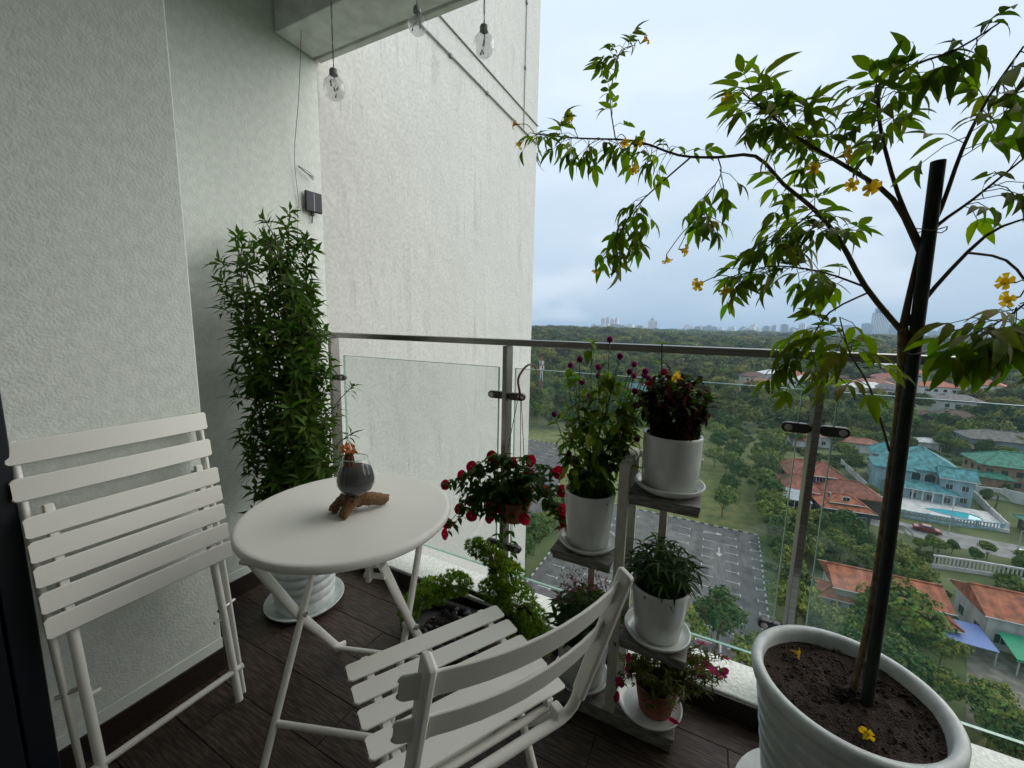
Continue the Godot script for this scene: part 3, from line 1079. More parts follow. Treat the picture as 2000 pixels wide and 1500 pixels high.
# the flowering tree in the large pot
func make_tree() -> void:
	rng.seed = 2024
	saucer("large white saucer under the big ribbed pot", Vector3(0.34, 0, -1.12), 0.205, 0.035, M.plastic_white)
	var o := thing("flowering_tree", "young yellow-flowered tree in a big white ribbed pot beside the railing", "potted tree", Vector3(0.34, 0.009, -1.12))
	var org := o.position
	var m := mb()
	var prof := [Vector2(0, 0.0), Vector2(0.128, 0.0)]
	for i in 9:
		var y := 0.008 + i * 0.043
		for t in [0.0, 0.25, 0.6, 0.95]:
			var rr := lerpf(0.13, 0.182, (i + t) / 9.0)
			prof.append(Vector2(rr - 0.005 + 0.007 * pow(t, 0.5), y + 0.043 * t))
	prof.append_array([Vector2(0.183, 0.398), Vector2(0.192, 0.406), Vector2(0.196, 0.418), Vector2(0.196, 0.434), Vector2(0.191, 0.441), Vector2(0.182, 0.442), Vector2(0.173, 0.437), Vector2(0.170, 0.425), Vector2(0.166, 0.40), Vector2(0, 0.36)])
	lathe(m, prof, 72)
	part(o, "pot", m, M.plastic_white)
	soil(o, 0.168, 0.408)
	# clods, grit and fallen petals on the soil
	var grit := mb()
	for i in 260:
		var a := rnd(0, TAU)
		var r := 0.16 * sqrt(rng.randf())
		blob(grit, Vector3(cos(a) * r, 0.411, sin(a) * r), Vector3(rnd(0.002, 0.006), rnd(0.0015, 0.004), rnd(0.002, 0.006)), 0.25, 6, 4, Basis(Vector3.UP, rnd(0, TAU)), i)
	part(o, "soil_crumbs", grit, M.soil, Vector3.ZERO, "stuff")
	m = mb()
	tube(m, curve([Vector3(0.36, 0.40, -1.15) - org, Vector3(0.367, 0.626, -1.142) - org, Vector3(0.360, 0.939, -1.135) - org, Vector3(0.351, 1.156, -1.128) - org, Vector3(0.338, 1.285, -1.12) - org], 4),
		[0.0095, 0.0085, 0.008, 0.0076, 0.0079, 0.0075, 0.0072, 0.0071, 0.0074, 0.007, 0.0068, 0.0069, 0.0072, 0.0078, 0.0085, 0.0092, 0.0085], 10)
	part(o, "trunk", m, M.bark)
	m = mb()
	tube(m, [Vector3(0.381, 0.38, -1.125) - org, Vector3(0.372, 0.8, -1.12) - org, Vector3(0.347, 1.602, -1.108) - org], 0.0115, 14)
	part(o, "stake", m, M.stake)
	m = mb()
	for y in [1.235, 1.475]:
		var ring := []
		for k in 13:
			ring.append(Vector3(0.352 - org.x + 0.026 * cos(TAU * k / 12), y - org.y + 0.004 * sin(TAU * k / 4), -1.116 - org.z + 0.020 * sin(TAU * k / 12)))
		tube(m, ring, 0.0012, 5, false)
	part(o, "tie_wire", m, M.wire)
	# limbs: points, base radius
	var limbs := [
		[[Vector3(0.335, 1.279, -1.12), Vector3(0.269, 1.37, -1.128), Vector3(0.216, 1.47, -1.136), Vector3(0.165, 1.541, -1.144), Vector3(0.102, 1.605, -1.152), Vector3(0.04, 1.678, -1.16), Vector3(-0.042, 1.691, -1.168), Vector3(-0.132, 1.713, -1.176), Vector3(-0.246, 1.77, -1.184), Vector3(-0.408, 1.808, -1.192), Vector3(-0.549, 1.848, -1.2)], 0.0058],
		[[Vector3(-0.10, 1.705, -1.175), Vector3(-0.21, 1.623, -1.187), Vector3(-0.256, 1.57, -1.193), Vector3(-0.289, 1.504, -1.2)], 0.0024],
		[[Vector3(-0.30, 1.785, -1.19), Vector3(-0.323, 1.889, -1.2), Vector3(-0.316, 1.964, -1.2), Vector3(-0.302, 2.011, -1.2), Vector3(-0.265, 2.016, -1.2)], 0.0018],
		[[Vector3(0.344, 1.438, -1.12), Vector3(0.288, 1.538, -1.106), Vector3(0.209, 1.603, -1.092), Vector3(0.113, 1.672, -1.078), Vector3(0.052, 1.728, -1.064), Vector3(0.011, 1.76, -1.05)], 0.0055],
		[[Vector3(0.344, 1.452, -1.12), Vector3(0.295, 1.547, -1.107), Vector3(0.249, 1.673, -1.093), Vector3(0.238, 1.739, -1.08), Vector3(0.272, 1.757, -1.053), Vector3(0.323, 1.758, -1.027), Vector3(0.364, 1.774, -1.0)], 0.0042],
		[[Vector3(0.342, 1.29, -1.12), Vector3(0.375, 1.366, -1.115), Vector3(0.422, 1.454, -1.085), Vector3(0.457, 1.474, -1.05)], 0.0052],
		[[Vector3(0.345, 1.445, -1.12), Vector3(0.364, 1.485, -1.115), Vector3(0.396, 1.52, -1.085), Vector3(0.443, 1.579, -1.05)], 0.0045],
		[[Vector3(0.345, 1.44, -1.12), Vector3(0.364, 1.514, -1.115), Vector3(0.369, 1.611, -1.08), Vector3(0.377, 1.676, -1.04), Vector3(0.393, 1.729, -1.0)], 0.0048],
		[[Vector3(0.338, 1.27, -1.12), Vector3(0.34, 1.357, -1.12), Vector3(0.344, 1.46, -1.12)], 0.0085],
		[[Vector3(0.35, 1.02, -1.13), Vector3(0.286, 1.158, -1.067), Vector3(0.237, 1.231, -1.033), Vector3(0.206, 1.301, -1.0)], 0.0024],
		[[Vector3(0.272, 1.368, -1.13), Vector3(0.185, 1.405, -1.127), Vector3(0.086, 1.418, -1.113), Vector3(0.026, 1.39, -1.1)], 0.0024],
		[[Vector3(0.276, 1.358, -1.126), Vector3(0.202, 1.313, -1.067), Vector3(0.168, 1.249, -1.033), Vector3(0.15, 1.207, -1.0)], 0.0022],
		[[Vector3(0.405, 1.425, -1.09), Vector3(0.427, 1.40, -1.02), Vector3(0.44, 1.34, -0.97), Vector3(0.405, 1.30, -0.94), Vector3(0.364, 1.275, -0.92)], 0.0024],
		[[Vector3(-0.04, 1.69, -1.168), Vector3(-0.03, 1.65, -1.17), Vector3(-0.06, 1.60, -1.18), Vector3(-0.07, 1.555, -1.18)], 0.0016],
		[[Vector3(0.165, 1.541, -1.144), Vector3(0.125, 1.50, -1.13), Vector3(0.10, 1.47, -1.12)], 0.0018],
	]
	for l in limbs:
		var rel := []
		for p in l[0]:
			rel.append(p - org)
		var line := curve(rel, 3)
		var rad := []
		for i in line.size():
			rad.append(lerpf(l[1], maxf(0.0010, l[1] * 0.3), float(i) / (line.size() - 1)))
		m = mb()
		tube(m, line, rad, 7)
		part(o, "branch", m, M.twig)
	# compound leaves: [limb, from, to, count, leaflet length, droop, green]
	var young := Color(0.28, 0.32, 0.032)
	var mature := Color(0.155, 0.195, 0.024)
	var dark := Color(0.095, 0.13, 0.02)
	var sprays := [
		[0, 0.70, 1.0, 46, 0.044, 0.7, mature], [0, 0.34, 0.44, 8, 0.042, 0.5, mature], [1, 0.3, 1.0, 32, 0.045, 0.75, mature], [2, 0.05, 1.0, 14, 0.040, 0.35, mature],
		[3, 0.55, 1.0, 36, 0.044, 0.2, young], [3, 0.45, 0.85, 20, 0.043, 0.5, mature], [4, 0.28, 0.60, 32, 0.042, 0.5, mature], [4, 0.62, 1.0, 9, 0.045, 0.8, dark],
		[7, 0.45, 1.0, 17, 0.047, 0.7, mature], [6, 0.55, 1.0, 10, 0.044, 0.7, mature], [9, 0.35, 1.0, 14, 0.046, 0.6, young], [10, 0.15, 1.0, 34, 0.043, 0.55, mature],
		[11, 0.4, 1.0, 20, 0.042, 0.8, mature], [12, 0.6, 1.0, 26, 0.045, 0.75, mature], [13, 0.2, 1.0, 15, 0.042, 0.85, mature], [14, 0.2, 1.0, 22, 0.045, 0.5, mature], [0, 0.20, 0.34, 14, 0.044, 0.6, mature],
	]
	var all := []
	var stalks := mb()
	for s in sprays:
		var pts: Array = limbs[s[0]][0]
		for i in s[3]:
			var t := lerpf(s[1], s[2], (i + rnd(0.0, 1.0)) / s[3]) * (pts.size() - 1)
			var k := mini(int(t), pts.size() - 2)
			var p: Vector3 = pts[k].lerp(pts[k + 1], t - k) - org
			var along: Vector3 = (pts[k + 1] - pts[k]).normalized()
			var out := (rvec() * Vector3(1, 0.7, 0.8) + along * 0.35).normalized()
			var d := (out + Vector3(0, lerpf(0.55, -0.75, s[5]), 0)).normalized()
			var rachis: float = rnd(0.045, 0.105) * (s[4] / 0.065)
			var e: Vector3 = p + d * rachis + Vector3(0, -0.02 * s[5], 0)
			tube(stalks, [p, p.lerp(e, 0.5) + Vector3(0, 0.008, 0), e], [0.0009, 0.0008, 0.0006], 4, false)
			var tint := Color(s[6].r, s[6].g, s[6].b)
			if rng.randf() < 0.3:
				tint = young
			var pairs := rng.randi_range(1, 2)
			var side := d.cross(Vector3.UP).normalized().rotated(d, rnd(-0.7, 0.7))
			var face := side.cross(d).normalized()
			all.append([e, d + Vector3(0, -0.35 * s[5], 0), face, s[4] * rnd(0.95, 1.3), tint])
			for q in pairs:
				var at := p.lerp(e, 0.92 - 0.38 * q)
				for sg in [-1.0, 1.0]:
					if rng.randf() < 0.08:
						continue
					all.append([at, d * 0.75 + side * sg + Vector3(0, -0.5 * s[5], 0), face, s[4] * rnd(0.7, 1.05), tint])
	part(o, "leaf_stalks", stalks, M.green_stem)
	# the leaves nearest the viewer and largest are single pieces
	all.sort_custom(func(a, b): return a[3] / (a[0] + org).distance_to(Vector3(0, 1.27, 0)) > b[3] / (b[0] + org).distance_to(Vector3(0, 1.27, 0)))
	var shapes := []
	for i in 16:
		var lm := mb(true)
		lm.col = leaf_green([young, mature, dark, mature][i % 4] if i != 12 else Color(0.42, 0.34, 0.03), 0.25)
		leaf(lm, Vector3.ZERO, Vector3.RIGHT, Vector3.UP, 1.0, rnd(0.29, 0.38), rnd(0.15, 1.15), rnd(0.15, 0.5), true)
		shapes.append(lm.mesh())
	var rest := mb(true)
	for i in all.size():
		var a = all[i]
		var d: Vector3 = a[1].normalized()
		if i < 300:
			var which := 0
			if a[4].g < 0.25:
				which = 2 if a[4].g < 0.15 else 1 + 2 * (i % 2)
			which += 4 * rng.randi_range(0, 3)
			var f: Vector3 = (a[2] - d * a[2].dot(d)).normalized()
			var lo := part(o, "leaf", shapes[which], M.leaves, a[0])
			lo.basis = Basis(d, f, d.cross(f)).scaled(Vector3.ONE * a[3])
		else:
			rest.col = leaf_green(a[4], 0.2)
			leaf(rest, a[0], d, a[2], a[3], a[3] * rnd(0.29, 0.38), rnd(0.2, 1.1), rnd(0.15, 0.5), true)
	part(o, "foliage", rest, M.leaves, Vector3.ZERO, "stuff")
	# yellow trumpets, facing about outwards and down
	var tm := mb(true)
	trumpet(tm)
	var trumpet_mesh := tm.mesh()
	var spots := [Vector3(-0.597, 1.88, -1.19), Vector3(-0.583, 1.831, -1.19), Vector3(-0.453, 1.87, -1.19), Vector3(-0.272, 1.784, -1.19), Vector3(-0.25, 1.708, -1.19), Vector3(-0.249, 2.009, -1.19), Vector3(-0.116, 1.482, -1.19), Vector3(-0.145, 1.47, -1.19), Vector3(-0.334, 1.448, -1.19), Vector3(-0.044, 1.549, -1.19), Vector3(-0.024, 1.782, -1.07), Vector3(0.178, 1.617, -1.06), Vector3(0.232, 1.563, -1.06), Vector3(0.22, 1.568, -1.07), Vector3(-0.043, 1.383, -1.07), Vector3(0.0, 1.378, -1.08), Vector3(0.153, 1.613, -1.07), Vector3(0.414, 1.356, -0.95), Vector3(0.421, 1.334, -0.95), Vector3(-0.24, 1.77, -1.18)]
	var aims := [Vector3(-1, 0.1, 0.3), Vector3(-0.8, -0.8, 0.3), Vector3(0.9, -0.2, 0.4), Vector3(0.1, -1, 0.5), Vector3(0.4, -0.7, 0.6), Vector3(1, 0.3, 0.3), Vector3(1, -0.3, 0.4), Vector3(0.2, -1, 0.2), Vector3(-0.2, -1, 0.2), Vector3(0.4, -0.8, 0.3), Vector3(-0.2, -0.8, 0.6), Vector3(0.8, 0.0, 0.6), Vector3(0.3, -0.7, 0.7), Vector3(-0.7, -0.4, 0.7), Vector3(-0.6, -0.4, 0.7), Vector3(0.2, -0.9, 0.5), Vector3(-0.6, -0.6, 0.6), Vector3(-1, 0.1, 0.4), Vector3(-1, -0.3, 0.3), Vector3(0.3, -0.7, 0.7)]
	var flower_stalks := mb()
	for i in spots.size():
		var f := part(o, "flower", trumpet_mesh, M.petals, spots[i] - org)
		f.basis = turned(aims[i]).scaled(Vector3.ONE * rnd(0.42, 0.54))
		var near := Vector3.ZERO
		for l in limbs:
			for p in l[0]:
				if p.distance_to(spots[i]) < near.distance_to(spots[i]):
					near = p
		tube(flower_stalks, curve([near - org, near.lerp(spots[i], 0.5) - org + Vector3(0, 0.012, 0), spots[i] - org], 3), 0.0011, 4, false)
	part(o, "flower_stalks", flower_stalks, M.green_stem)
	# some that fell on the soil
	for a in [[Vector3(-0.10, 0.422, -0.085), Vector3(1, 0.05, 0.35)], [Vector3(0.0, 0.42, 0.125), Vector3(0.5, 0.1, -0.8)]]:
		var f := part(self, "fallen_flower", trumpet_mesh, M.petals, a[0] + org)
		f.basis = turned(a[1]).scaled(Vector3.ONE * rnd(0.45, 0.55))
		tag(f, "fallen yellow trumpet flower lying on the soil of the big pot", "flower", "fallen flowers on the soil")


func turned(dir: Vector3) -> Basis:
	var d := dir.normalized()
	var s := d.cross(Vector3(0.2, 0.9, 0.37)).normalized()
	return Basis(s, d, s.cross(d))


func trumpet(m: MB) -> void:
	var stations := [[0.0, 0.0025], [0.012, 0.004], [0.024, 0.0075], [0.034, 0.010], [0.040, 0.013]]
	m.col = Color(0.62, 0.48, 0.02)
	for i in stations.size() - 1:
		for k in 10:
			var a0 := TAU * k / 10
			var a1 := TAU * (k + 1) / 10
			var d0 := Vector3(cos(a0), 0, sin(a0))
			var d1 := Vector3(cos(a1), 0, sin(a1))
			var r0: float = stations[i][1]
			var r1: float = stations[i + 1][1]
			var y0 := Vector3.UP * float(stations[i][0])
			var y1 := Vector3.UP * float(stations[i + 1][0])
			m.quad(d0 * r0 + y0, d1 * r0 + y0, d1 * r1 + y1, d0 * r1 + y1, d0, d1, d1, d0)
	m.col = Color(0.80, 0.62, 0.025)
	for k in 5:
		var a := TAU * k / 5
		var d := Vector3(cos(a), 0, sin(a))
		var t := Vector3(-sin(a), 0, cos(a))
		var c := d * 0.011 + Vector3.UP * 0.039
		var e := d * 0.026 + Vector3.UP * (0.043 + 0.004 * sin(k * 2.1))
		var nn := (Vector3.UP - d * 0.4).normalized()
		m.quad(c - t * 0.008, c + t * 0.008, e + t * 0.013, e - t * 0.013, nn, nn, nn, nn)
		m.quad(e - t * 0.013, e + t * 0.013, d * 0.031 + t * 0.006 + Vector3.UP * 0.037, d * 0.031 - t * 0.006 + Vector3.UP * 0.037, nn, nn, d, d)


# pompom flower
func pompom(m: MB, r: float, base: Color) -> void:
	m.col = base
	blob(m, Vector3.ZERO, Vector3.ONE * r * 0.82, 0.06, 10, 7)
	for i in 70:
		var f := (i + 0.5) / 70.0
		var y := 1.0 - 2.0 * f
		var a := 2.39996 * i
		var d := Vector3(sqrt(1.0 - y * y) * cos(a), y, sqrt(1.0 - y * y) * sin(a))
		m.col = leaf_green(base, 0.3)
		leaf(m, d * r * 0.45, d + Vector3(0, 0.25, 0), Vector3.UP, r * 0.62, r * 0.36, 0.2, 0.3, false)


func make_stand_plants() -> void:
	rng.seed = 99
	var m: MB
	# --- globe flowers in the white pot on the middle shelf
	var at := Vector3(-0.338, 0.5575, -1.255)
	saucer("white saucer on the middle shelf under the purple globe flowers", Vector3(at.x, 0.5495, at.z), 0.098, 0.024, M.glazed_white)
	var o := potted("globe_flower_plant", "purple globe flowers on long stems in a white pot on the middle shelf", "potted plant", at, 0.083, 0.069, 0.185, M.glazed_white)
	var heads := [Vector3(-0.302, 1.235, -1.263), Vector3(-0.263, 1.186, -1.241), Vector3(-0.23, 1.16, -1.299), Vector3(-0.428, 1.146, -1.268), Vector3(-0.381, 1.172, -1.215), Vector3(-0.321, 1.152, -1.215), Vector3(-0.348, 1.112, -1.322), Vector3(-0.245, 1.134, -1.311), Vector3(-0.235, 1.12, -1.333), Vector3(-0.192, 1.142, -1.278), Vector3(-0.203, 1.123, -1.336), Vector3(-0.182, 1.123, -1.276), Vector3(-0.134, 1.147, -1.249), Vector3(-0.384, 1.032, -1.301), Vector3(-0.352, 1.056, -1.245), Vector3(-0.215, 1.081, -1.257), Vector3(-0.209, 1.061, -1.337), Vector3(-0.208, 1.037, -1.262), Vector3(-0.204, 1.038, -1.304), Vector3(-0.484, 0.972, -1.282), Vector3(-0.44, 0.936, -1.3), Vector3(-0.237, 0.944, -1.243), Vector3(-0.203, 0.927, -1.278), Vector3(-0.358, 0.97, -1.318), Vector3(-0.385, 1.094, -1.264), Vector3(-0.408, 0.859, -1.231), Vector3(-0.253, 0.998, -1.297)]
	var balls := []
	for i in 3:
		m = mb(true)
		pompom(m, 0.0112, [Color(0.26, 0.02, 0.19), Color(0.20, 0.015, 0.13), Color(0.36, 0.05, 0.26)][i])
		balls.append(m.mesh())
	var stems := mb()
	var fol := mb(true)
	for i in heads.size():
		var h: Vector3 = heads[i] - at
		var a := 2.4 * i
		var b := Vector3(cos(a) * 0.03, 0.155, sin(a) * 0.03)
		var mid := b.lerp(h, 0.5) + Vector3(h.x * 0.12, 0.03, h.z * 0.12)
		var line := curve([b, mid, h], 5)
		tube(stems, line, 0.0016, 5, false)
		var ball := part(o, "flower", balls[i % 3], M.petals, h)
		ball.rotation = Vector3(rnd(-0.5, 0.5), rnd(0, 6), rnd(-0.5, 0.5))
		for k in 18:
			var t := rnd(0.1, 0.9)
			var p: Vector3 = line[int(t * (line.size() - 1))]
			var d := Vector3(cos(k * 2.4 + i), rnd(-0.2, 0.6), sin(k * 2.4 + i))
			fol.col = leaf_green([Color(0.21, 0.28, 0.04), Color(0.14, 0.20, 0.032)][k % 2], 0.3)
			leaf(fol, p, d, Vector3.UP, rnd(0.032, 0.06), rnd(0.017, 0.028), rnd(0.3, 1.2), 0.25)
	for k in 260:
		var p := Vector3(0.01, 0.345, 0.0) + rvec() * Vector3(0.135, 0.20, 0.11) * pow(rng.randf(), 0.4)
		fol.col = leaf_green([Color(0.21, 0.28, 0.04), Color(0.14, 0.20, 0.032), Color(0.26, 0.31, 0.045)][k % 3], 0.25)
		leaf(fol, p, rvec() + Vector3(p.x * 5.0, 0.4, p.z * 5.0), Vector3.UP, rnd(0.03, 0.055), rnd(0.015, 0.025), rnd(0.3, 1.2), 0.25)
	for e in [Vector3(-0.355, 1.205, -1.25), Vector3(-0.43, 1.10, -1.25), Vector3(-0.41, 1.09, -1.27), Vector3(-0.3, 1.12, -1.25), Vector3(-0.28, 1.11, -1.24)]:
		var h: Vector3 = e - at
		tube(stems, curve([Vector3(0, 0.155, 0), h * 0.6 + Vector3(0, 0.05, 0), h], 5), 0.0015, 5, false)
		for k in 6:
			fol.col = leaf_green(Color(0.17, 0.24, 0.025), 0.2)
			leaf(fol, h + rvec() * 0.012, rvec() + Vector3(0, 0.2, 0), Vector3.UP, rnd(0.035, 0.055), rnd(0.018, 0.026), 0.6, 0.25)
	part(o, "stems", stems, M.green_stem)
	part(o, "foliage", fol, M.leaves, Vector3.ZERO, "stuff")

	# --- dark red-leaved plant on the upper shelf
	at = Vector3(-0.098, 0.800, -1.26)
	saucer("white saucer on the upper shelf under the dark red-leaved plant", Vector3(at.x, 0.7915, at.z), 0.101, 0.026, M.glazed_white)
	o = potted("red_leaved_plant", "dark red-leaved thorny plant in a white cylinder pot on the upper shelf", "potted plant", at, 0.083, 0.080, 0.165, M.glazed_white)
	stems = mb()
	fol = mb(true)
	for s in 13:
		var a := 2.4 * s
		var b := Vector3(cos(a) * 0.03, 0.135, sin(a) * 0.03)
		var tip := Vector3(cos(a) * rnd(0.04, 0.09), rnd(0.20, 0.33), sin(a) * rnd(0.03, 0.08))
		var line := curve([b, b.lerp(tip, 0.5) + Vector3(cos(a), 0, sin(a)) * 0.015, tip], 4)
		tube(stems, line, [0.004, 0.004, 0.0038, 0.0036, 0.0034, 0.0032, 0.003, 0.0028, 0.0025], 6, false)
		for k in 48:
			var t := rnd(0.25, 1.0)
			var p: Vector3 = line[int(t * (line.size() - 1))]
			fol.col = leaf_green([Color(0.05, 0.015, 0.016), Color(0.05, 0.07, 0.02), Color(0.09, 0.018, 0.02), Color(0.035, 0.05, 0.018)][k % 4], 0.4)
			leaf(fol, p, rvec() + Vector3(0, 0.35, 0), Vector3.UP, rnd(0.026, 0.046), rnd(0.013, 0.02), 0.5, 0.3)
	for k in 620:
		var p := Vector3(0.0, 0.255, 0.0) + rvec() * Vector3(0.098, 0.095, 0.09) * pow(rng.randf(), 0.4)
		fol.col = leaf_green([Color(0.05, 0.015, 0.016), Color(0.055, 0.075, 0.022), Color(0.09, 0.018, 0.02), Color(0.03, 0.04, 0.015)][k % 4], 0.4)
		leaf(fol, p, rvec() + p * Vector3(6, 1, 6), Vector3.UP, rnd(0.018, 0.032), rnd(0.011, 0.018), 0.5, 0.3)
	var red := mb(true)
	for k in 5:
		red.col = Color(0.22, 0.015, 0.02)
		leaf(red, Vector3.ZERO, Vector3(cos(k * 1.257), 0.45, sin(k * 1.257)), Vector3.UP, 0.011, 0.009, 0.5, 0.2)
	var redm := red.mesh()
	for k in 16:
		var p := Vector3(rnd(-0.1, 0.1), rnd(0.2, 0.35), rnd(-0.02, 0.1))
		var f := part(o, "flower", redm, M.petals, p)
		f.rotation = Vector3(rnd(-1, 1), rnd(0, 6), rnd(-1, 1))
	# a taller bright green shoot
	tube(stems, [Vector3(-0.035, 0.2, 0.0), Vector3(-0.05, 0.43, 0.0)], 0.002, 5, false)
	for k in 8:
		fol.col = leaf_green(Color(0.17, 0.22, 0.02), 0.2)
		leaf(fol, Vector3(-0.05, 0.425 - 0.055 * (k / 4), 0.0), Vector3(cos(k * 1.57), 0.5, sin(k * 1.57)), Vector3.UP, 0.034, 0.02, 0.4, 0.25)
	part(o, "stems", stems, M.dark_bark)
	part(o, "foliage", fol, M.leaves, Vector3.ZERO, "stuff")
	var tm := mb(true)
	trumpet(tm)
	var fl := part(self, "fallen_flower", tm, M.petals, at + Vector3(0.02, 0.335, 0.07))
	fl.basis = turned(Vector3(-0.8, 0.4, 0.5)).scaled(Vector3.ONE * 0.55)
	tag(fl, "yellow trumpet flower caught in the dark red-leaved plant", "flower")

	# --- narrow-leaved green plant on the lower shelf
	at = Vector3(-0.098, 0.3245, -1.245)
	saucer("white saucer on the lower shelf under the drooping green plant", Vector3(at.x, 0.3165, at.z), 0.1, 0.024, M.glazed_white)
	o = potted("drooping_green_plant", "green narrow-leaved drooping plant in a white tapered pot on the lower shelf", "potted plant", at, 0.09, 0.067, 0.17, M.glazed_white)
	bush(o, Vector3(0, 0.13, 0), 40, 0.105, 0.19, 12, 0.05, 0.0085, Color(0.04, 0.085, 0.02), 0.7)

	# --- two plants on the base
	at = Vector3(-0.335, 0.0575, -1.25)
	saucer("white saucer on the stand's base behind the open chair", Vector3(at.x, 0.0495, at.z), 0.096, 0.024, M.glazed_white)
	o = potted("purple_flecked_plant", "green plant with pale purple tips in a white pot on the stand's base", "potted plant", at, 0.092, 0.072, 0.165, M.glazed_white)
	bush(o, Vector3(0, 0.13, 0), 30, 0.12, 0.21, 14, 0.05, 0.014, Color(0.05, 0.10, 0.022), 0.5)
	var tips := mb(true)
	for k in 240:
		tips.col = leaf_green(Color(0.24, 0.10, 0.16), 0.4)
		leaf(tips, Vector3(rnd(-0.09, 0.09), rnd(0.26, 0.37), rnd(-0.09, 0.06)), rvec() + Vector3(0, 0.8, 0), Vector3.UP, rnd(0.012, 0.028), 0.006, 0.4, 0.2, false)
	part(o, "flower_tips", tips, M.petals, Vector3.ZERO, "stuff")

	at = Vector3(-0.085, 0.0575, -1.24)
	saucer("speckled white saucer on the stand's base under the terracotta pot", Vector3(-0.105, 0.0495, -1.245), 0.103, 0.024, M.glazed_white)
	o = potted("moss_rose_plant", "sprawling pink-flowered succulent in a terracotta pot on the stand's base", "potted plant", at, 0.064, 0.050, 0.095, M.terracotta)
	stems = mb()
	fol = mb(true)
	var pink := mb(true)
	for k in 7:
		pink.col = leaf_green(Color(0.5, 0.03, 0.20), 0.2)
		leaf(pink, Vector3.ZERO, Vector3(cos(k * 0.8976), 0.35, sin(k * 0.8976)), Vector3.UP, 0.016, 0.015, 0.4, 0.15, true, true)
	pink.col = Color(0.5, 0.35, 0.05)
	blob(pink, Vector3(0, 0.004, 0), Vector3(0.003, 0.003, 0.003), 0.0, 6, 4)
	var pinkm := pink.mesh()
	for s in 110:
		var a := rnd(0, TAU)
		var far := rnd(0.05, 0.13)
		var tip := Vector3(cos(a) * far, 0.075 + rnd(0.0, 0.09), sin(a) * far)
		if s < 42:
			tip = Vector3(rnd(0.08, 0.19), rnd(0.10, 0.19), rnd(-0.13, 0.02))
		var b := Vector3(cos(a) * 0.03, 0.07, sin(a) * 0.03)
		var line := curve([b, b.lerp(tip, 0.5) + Vector3(0, 0.045, 0), tip], 4)
		tube(stems, line, 0.0013, 4, false)
		for k in 22:
			var p: Vector3 = line[rng.randi_range(2, line.size() - 1)]
			fol.col = leaf_green([Color(0.15, 0.17, 0.04), Color(0.2, 0.17, 0.08), Color(0.10, 0.14, 0.03)][k % 3], 0.3)
			leaf(fol, p + rvec() * 0.004, rvec() + (tip - b) * 4.0, Vector3.UP, rnd(0.014, 0.027), 0.006, 0.2, 0.4, false)
		if s % 14 == 1 or s < 8:
			var f := part(o, "flower", pinkm, M.petals, tip + Vector3(0, 0.006, 0))
			f.rotation = Vector3(rnd(-0.5, 0.5), rnd(0, 6), rnd(-0.5, 0.5))
	for p in [Vector3(-0.085, 0.175, 0.04), Vector3(-0.11, 0.05, 0.07), Vector3(0.06, 0.05, 0.07), Vector3(0.045, 0.135, 0.05)]:
		var f := part(o, "flower", pinkm, M.petals, p)
		f.rotation = Vector3(1.2, rnd(0, 6), rnd(-0.5, 0.5))
	part(o, "stems", stems, M.twig)
	part(o, "foliage", fol, M.leaves, Vector3.ZERO, "stuff")


# many arching stems with narrow leaves
func bush(o: Node3D, root: Vector3, count: int, spread: float, tall: float, per: int, length: float, width: float, base: Color, droop: float) -> void:
	var stems := mb()
	var fol := mb(true)
	for s in count:
		var a := 2.39996 * s
		var f := sqrt((s + 0.5) / count)
		var b := root + Vector3(cos(a), 0, sin(a)) * 0.04 * f
		var tip := root + Vector3(cos(a) * spread * f, tall * lerpf(1.0, 0.55, f) * rnd(0.75, 1.1), sin(a) * spread * f)
		var line := curve([b, b.lerp(tip, 0.55) + Vector3(0, 0.02, 0), tip], 4)
		tube(stems, line, 0.0016, 4, false)
		for k in per:
			var t := lerpf(0.3, 1.0, float(k) / per)
			var p: Vector3 = line[mini(int(t * line.size()), line.size() - 1)]
			var out := Vector3(cos(k * 2.4 + s), 0, sin(k * 2.4 + s)) + Vector3(cos(a), 0, sin(a)) * 0.4
			fol.col = leaf_green(base, 0.4)
			leaf(fol, p, out + Vector3(0, rnd(0.2, 0.9), 0), Vector3.UP, length * rnd(0.7, 1.2), width * rnd(0.8, 1.2), droop * rnd(0.8, 2.0), 0.3)
	part(o, "stems", stems, M.green_stem)
	part(o, "foliage", fol, M.leaves, Vector3.ZERO, "stuff")


func five_petal(c: Color, eye: Color, r: float) -> ArrayMesh:
	var m := mb(true)
	for k in 5:
		m.col = leaf_green(c, 0.15)
		leaf(m, Vector3(cos(k * 1.2566), 0, sin(k * 1.2566)) * 0.001, Vector3(cos(k * 1.2566), 0.2, sin(k * 1.2566)), Vector3.UP, r, r * 1.15, 0.4, 0.1, true, true)
	m.col = eye
	blob(m, Vector3(0, 0.0015, 0), Vector3(0.0028, 0.0016, 0.0028), 0.0, 8, 4)
	return m.mesh()


